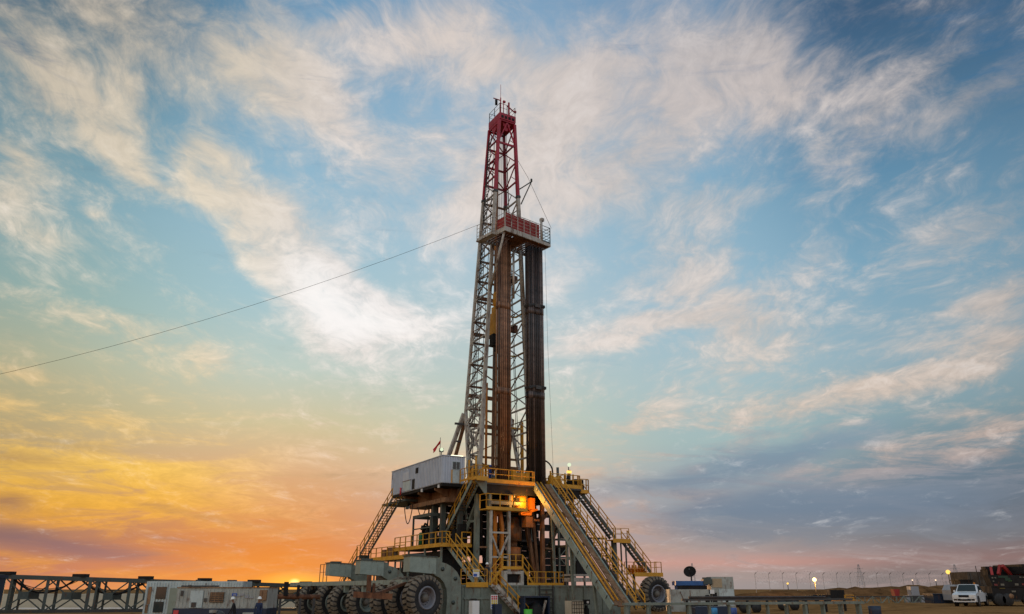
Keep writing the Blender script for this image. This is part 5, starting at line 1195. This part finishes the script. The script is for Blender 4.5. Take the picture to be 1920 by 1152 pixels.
MB().box((-23.95,58.54,zt2),(-17.35,61.05,zt2+.06)).build('roof', PLANK, tr)
dr = MB().box((-22.9,58.5,1.06),(-22.0,58.565,2.2)).build('door', WHITE, tr); MB().box((-22.75,58.46,1.1),(-22.4,58.499,1.42)).build('door_panel', STEEL, dr)
MB().box((-21.5,58.5,1.42),(-20.5,58.565,2.1)).build('window', GLASS, tr)
m = MB()
for i in range(5): m.box((-21.5,58.48,1.46+i*.14),(-20.5,58.499,1.5+i*.14))
for i in range(4): m.box((-21.4+i*.27,58.47,1.42),(-21.37+i*.27,58.479,2.1))
m.build('grille', PLANK, tr)
MB().box((-21.9,58.5,1.45),(-21.72,58.565,1.7)).box((-23.6,58.5,1.85),(-23.42,58.565,2.2)).build('junction_box', STEEL, tr)
MB().box((-17.95,58.4,1.55),(-17.45,58.565,2.25)).tube((-17.7,58.4,.3),(-17.7,58.4,1.6),.03).build('air_unit', PLANK, tr)
lg = MB().box((-19.95,58.52,1.84),(-19.6,58.565,2.02)).build('logo', SIGNB, tr)
MB().box((-19.85,58.51,1.87),(-19.66,58.519,1.95)).build('logo_patch', PYL, lg)
MB().box((-19.6,58.53,1.80),(-19.35,58.565,1.88)).box((-19.0,58.53,1.70),(-18.75,58.565,1.9)).box((-18.72,58.53,1.68),(-18.4,58.565,1.76)).box((-19.35,58.53,1.86),(-19.1,58.565,2.0)).build('logo', PYL, tr)
MB().box((-23.9,58.4,.55),(-23.55,58.449,.9)).build('tail_light', SIGNR, tr)
MB().box((-19.0,58.4,.2),(-18.2,58.449,.75)).build('hatch', CREAM, tr)
MB().tube((-23.7,58.7,2.5),(-21.0,58.7,2.5),.05).box((-23.2,58.65,2.44),(-23.0,58.75,2.58)).build('roof_pipe', STEEL, tr)
rp_ = thing('rusty_pipe_stand', 'rust red pipe on grey posts right of the trailer, before the sunset', 'pipe stand', (-18,66,-.7))
MB().tube((-19.4,66,1.75),(-15.5,66.5,1.7),.2,10).build('pipe', RUST, rp_)
for x in (-18.6,-17.0,-15.9): MB().beam((x,66.1,-.6),(x,66.1,1.6),.16).build('post', STEEL, rp_)
MB().beam((-18.2,66,1.8),(-18.2,66,2.85),.3).beam((-19,66,1.9),(-18.2,66,2.5),.09).build('fitting', BLACK, rp_); MB().beam((-17.2,66,1.8),(-17.2,66,2.6),.2).build('fitting', BLACK, rp_); MB().beam((-16.4,66,1.9),(-16.4,66,2.5),.14).build('fitting', BLACK, rp_)

# ------------------------------------------------------------------ people
def person_mat(name, cloth, skin, neck):
    m = bpy.data.materials.new(name); m.use_nodes = True; nt = m.node_tree; nt.nodes.clear(); b = NB(nt)
    co = b.new('ShaderNodeTexCoord').outputs['Object']; z = b.sep(co)[2]
    n1 = b.noise(co, 6, 4)[0]; f = b.smooth(n1, .3, .7, .75, 1.25)
    c = b.mix(b.smooth(z, neck, neck+.02), b.vm('SCALE', tuple(cloth), f), tuple(skin)+(1,))
    c = b.mix(b.smooth(z, .10, .08), c, (.02,.015,.012,1))
    p = b.new('ShaderNodeBsdfPrincipled'); b.l.new(c, p.inputs[0]); p.inputs['Roughness'].default_value = .85
    o = b.new('ShaderNodeOutputMaterial'); b.l.new(p.outputs[0], o.inputs[0]); return m
def person(label, loc, rotz, cloth, lean=0.0, armL=0.0, armR=0.0, helmet=HELM, group=None, beard=False):
    """one skinned figure, facing local -y; lean bends the trunk forward, arms swing forward (degrees)"""
    t = thing('person', label, 'person', loc, group, rotz=rotz); OFF[t.name] = Vector()
    bm = bmesh.new(); sk = bm.verts.layers.skin.verify()
    def V(p, r, root=False):
        v = bm.verts.new(p); v[sk].radius = (r, r*.9); v[sk].use_root = root; return v
    def E_(a, b): bm.edges.new((a, b))
    def ln(p):      # bend forward about the hips
        x, y, z = p; z -= .95; c, s = math.cos(R(lean)), math.sin(R(lean)); return (x, y*c - z*s, .95 + y*s + z*c)
    pel = V((0,0,.95), .155, True); wai = V(ln((0,0,1.12)), .140); ch = V(ln((0,.0,1.34)), .165); nk = V(ln((0,0,1.50)), .062)
    h1 = V(ln((0,-.02,1.60)), .088); h2 = V(ln((0,-.015,1.70)), .098); nose = V(ln((0,-.115,1.63)), .022)
    for a, b in ((pel,wai),(wai,ch),(ch,nk),(nk,h1),(h1,h2),(h1,nose)): E_(a, b)
    for s, sw in ((-1,armL),(1,armR)):
        hip = V((s*.10,0,.88), .105); kn = V((s*.12,-.02,.48), .068); an = V((s*.12,.03,.10), .048); toe = V((s*.13,-.15,.045), .042)
        for a, b in ((pel,hip),(hip,kn),(kn,an),(an,toe)): E_(a, b)
        c, q = math.cos(R(sw)), math.sin(R(sw))
        def arm(x, d, f=0): return ln((s*x, -d*q - f*c, 1.42 - d*c + f*q))
        sh = V(ln((s*.19,0,1.42)), .070); el = V(arm(.24,.29), .050); wr = V(arm(.25,.54,.04), .036); hn = V(arm(.245,.62,.06), .038)
        for a, b in ((ch,sh),(sh,el),(el,wr),(wr,hn)): E_(a, b)
        for k, dx, L in ((0,-.03,.085),(1,-.01,.095),(2,.01,.09),(3,.03,.075)):
            fv = V(arm(.245+dx,.62+L,.075), .0105); E_(hn, fv)
        tv = V(arm(.215,.66,.11), .012); E_(hn, tv)
    me = bpy.data.meshes.new('body'); bm.to_mesh(me); bm.free()
    o = bpy.data.objects.new('body', me); COL.objects.link(o); o.parent = t
    mt = person_mat('coverall', cloth, (.22,.12,.08), 1.47 if lean < 5 else 1.44 ); me.materials.append(mt)
    o.modifiers.new('skin', 'SKIN').use_smooth_shade = True
    sb_ = o.modifiers.new('smooth', 'SUBSURF'); sb_.levels = 1; sb_.render_levels = 1
    hc = Vector(ln((0,-.015,1.715))); hz = (Vector(ln((0,-.015,1.9))) - hc).normalized()
    MB().lathe(hc, hz, [(-.02,.118),(.0,.165),(.015,.165),(.02,.125),(.08,.118),(.13,.085),(.155,.03),(.158,0)], 20).build('helmet', helmet, t)
    return t
person('person in a blue coverall standing at the drill floor rail', T(2.05, 2.4, FL), R(60), (.012,.05,.24), 4, 25, 10, mat('blue_helmet',(.02,.08,.35),.35,.05,bump=0))
person('person in dark clothes and white helmet beside the low yellow landing', T(-1.25, -3.4, BT), R(10), (.016,.016,.025), 3, 10, 15)
person('person in black leaning sideways, white helmet, left before the trailer', (-18.1, 54, -.0), R(-70), (.010,.010,.013), 14, 30, 20)
person('person in a dark blue coverall and white helmet facing the camera by the trailer', (-16.55, 54, -.02), R(-8), (.012,.026,.075), 0, 6, 6)
cb2 = thing('covered_bundle', 'lumpy grey bundle with a cream cap on the ground before the trailer', 'bundle', (-19.6,54.5,0))
MB().ball((-19.3,54.5,.3),.55,14,1.25).build('cover', STEEL, cb2); MB().box((-19.8,54.1,.85),(-19.35,54.4,1.02)).build('cap', CREAM, cb2)
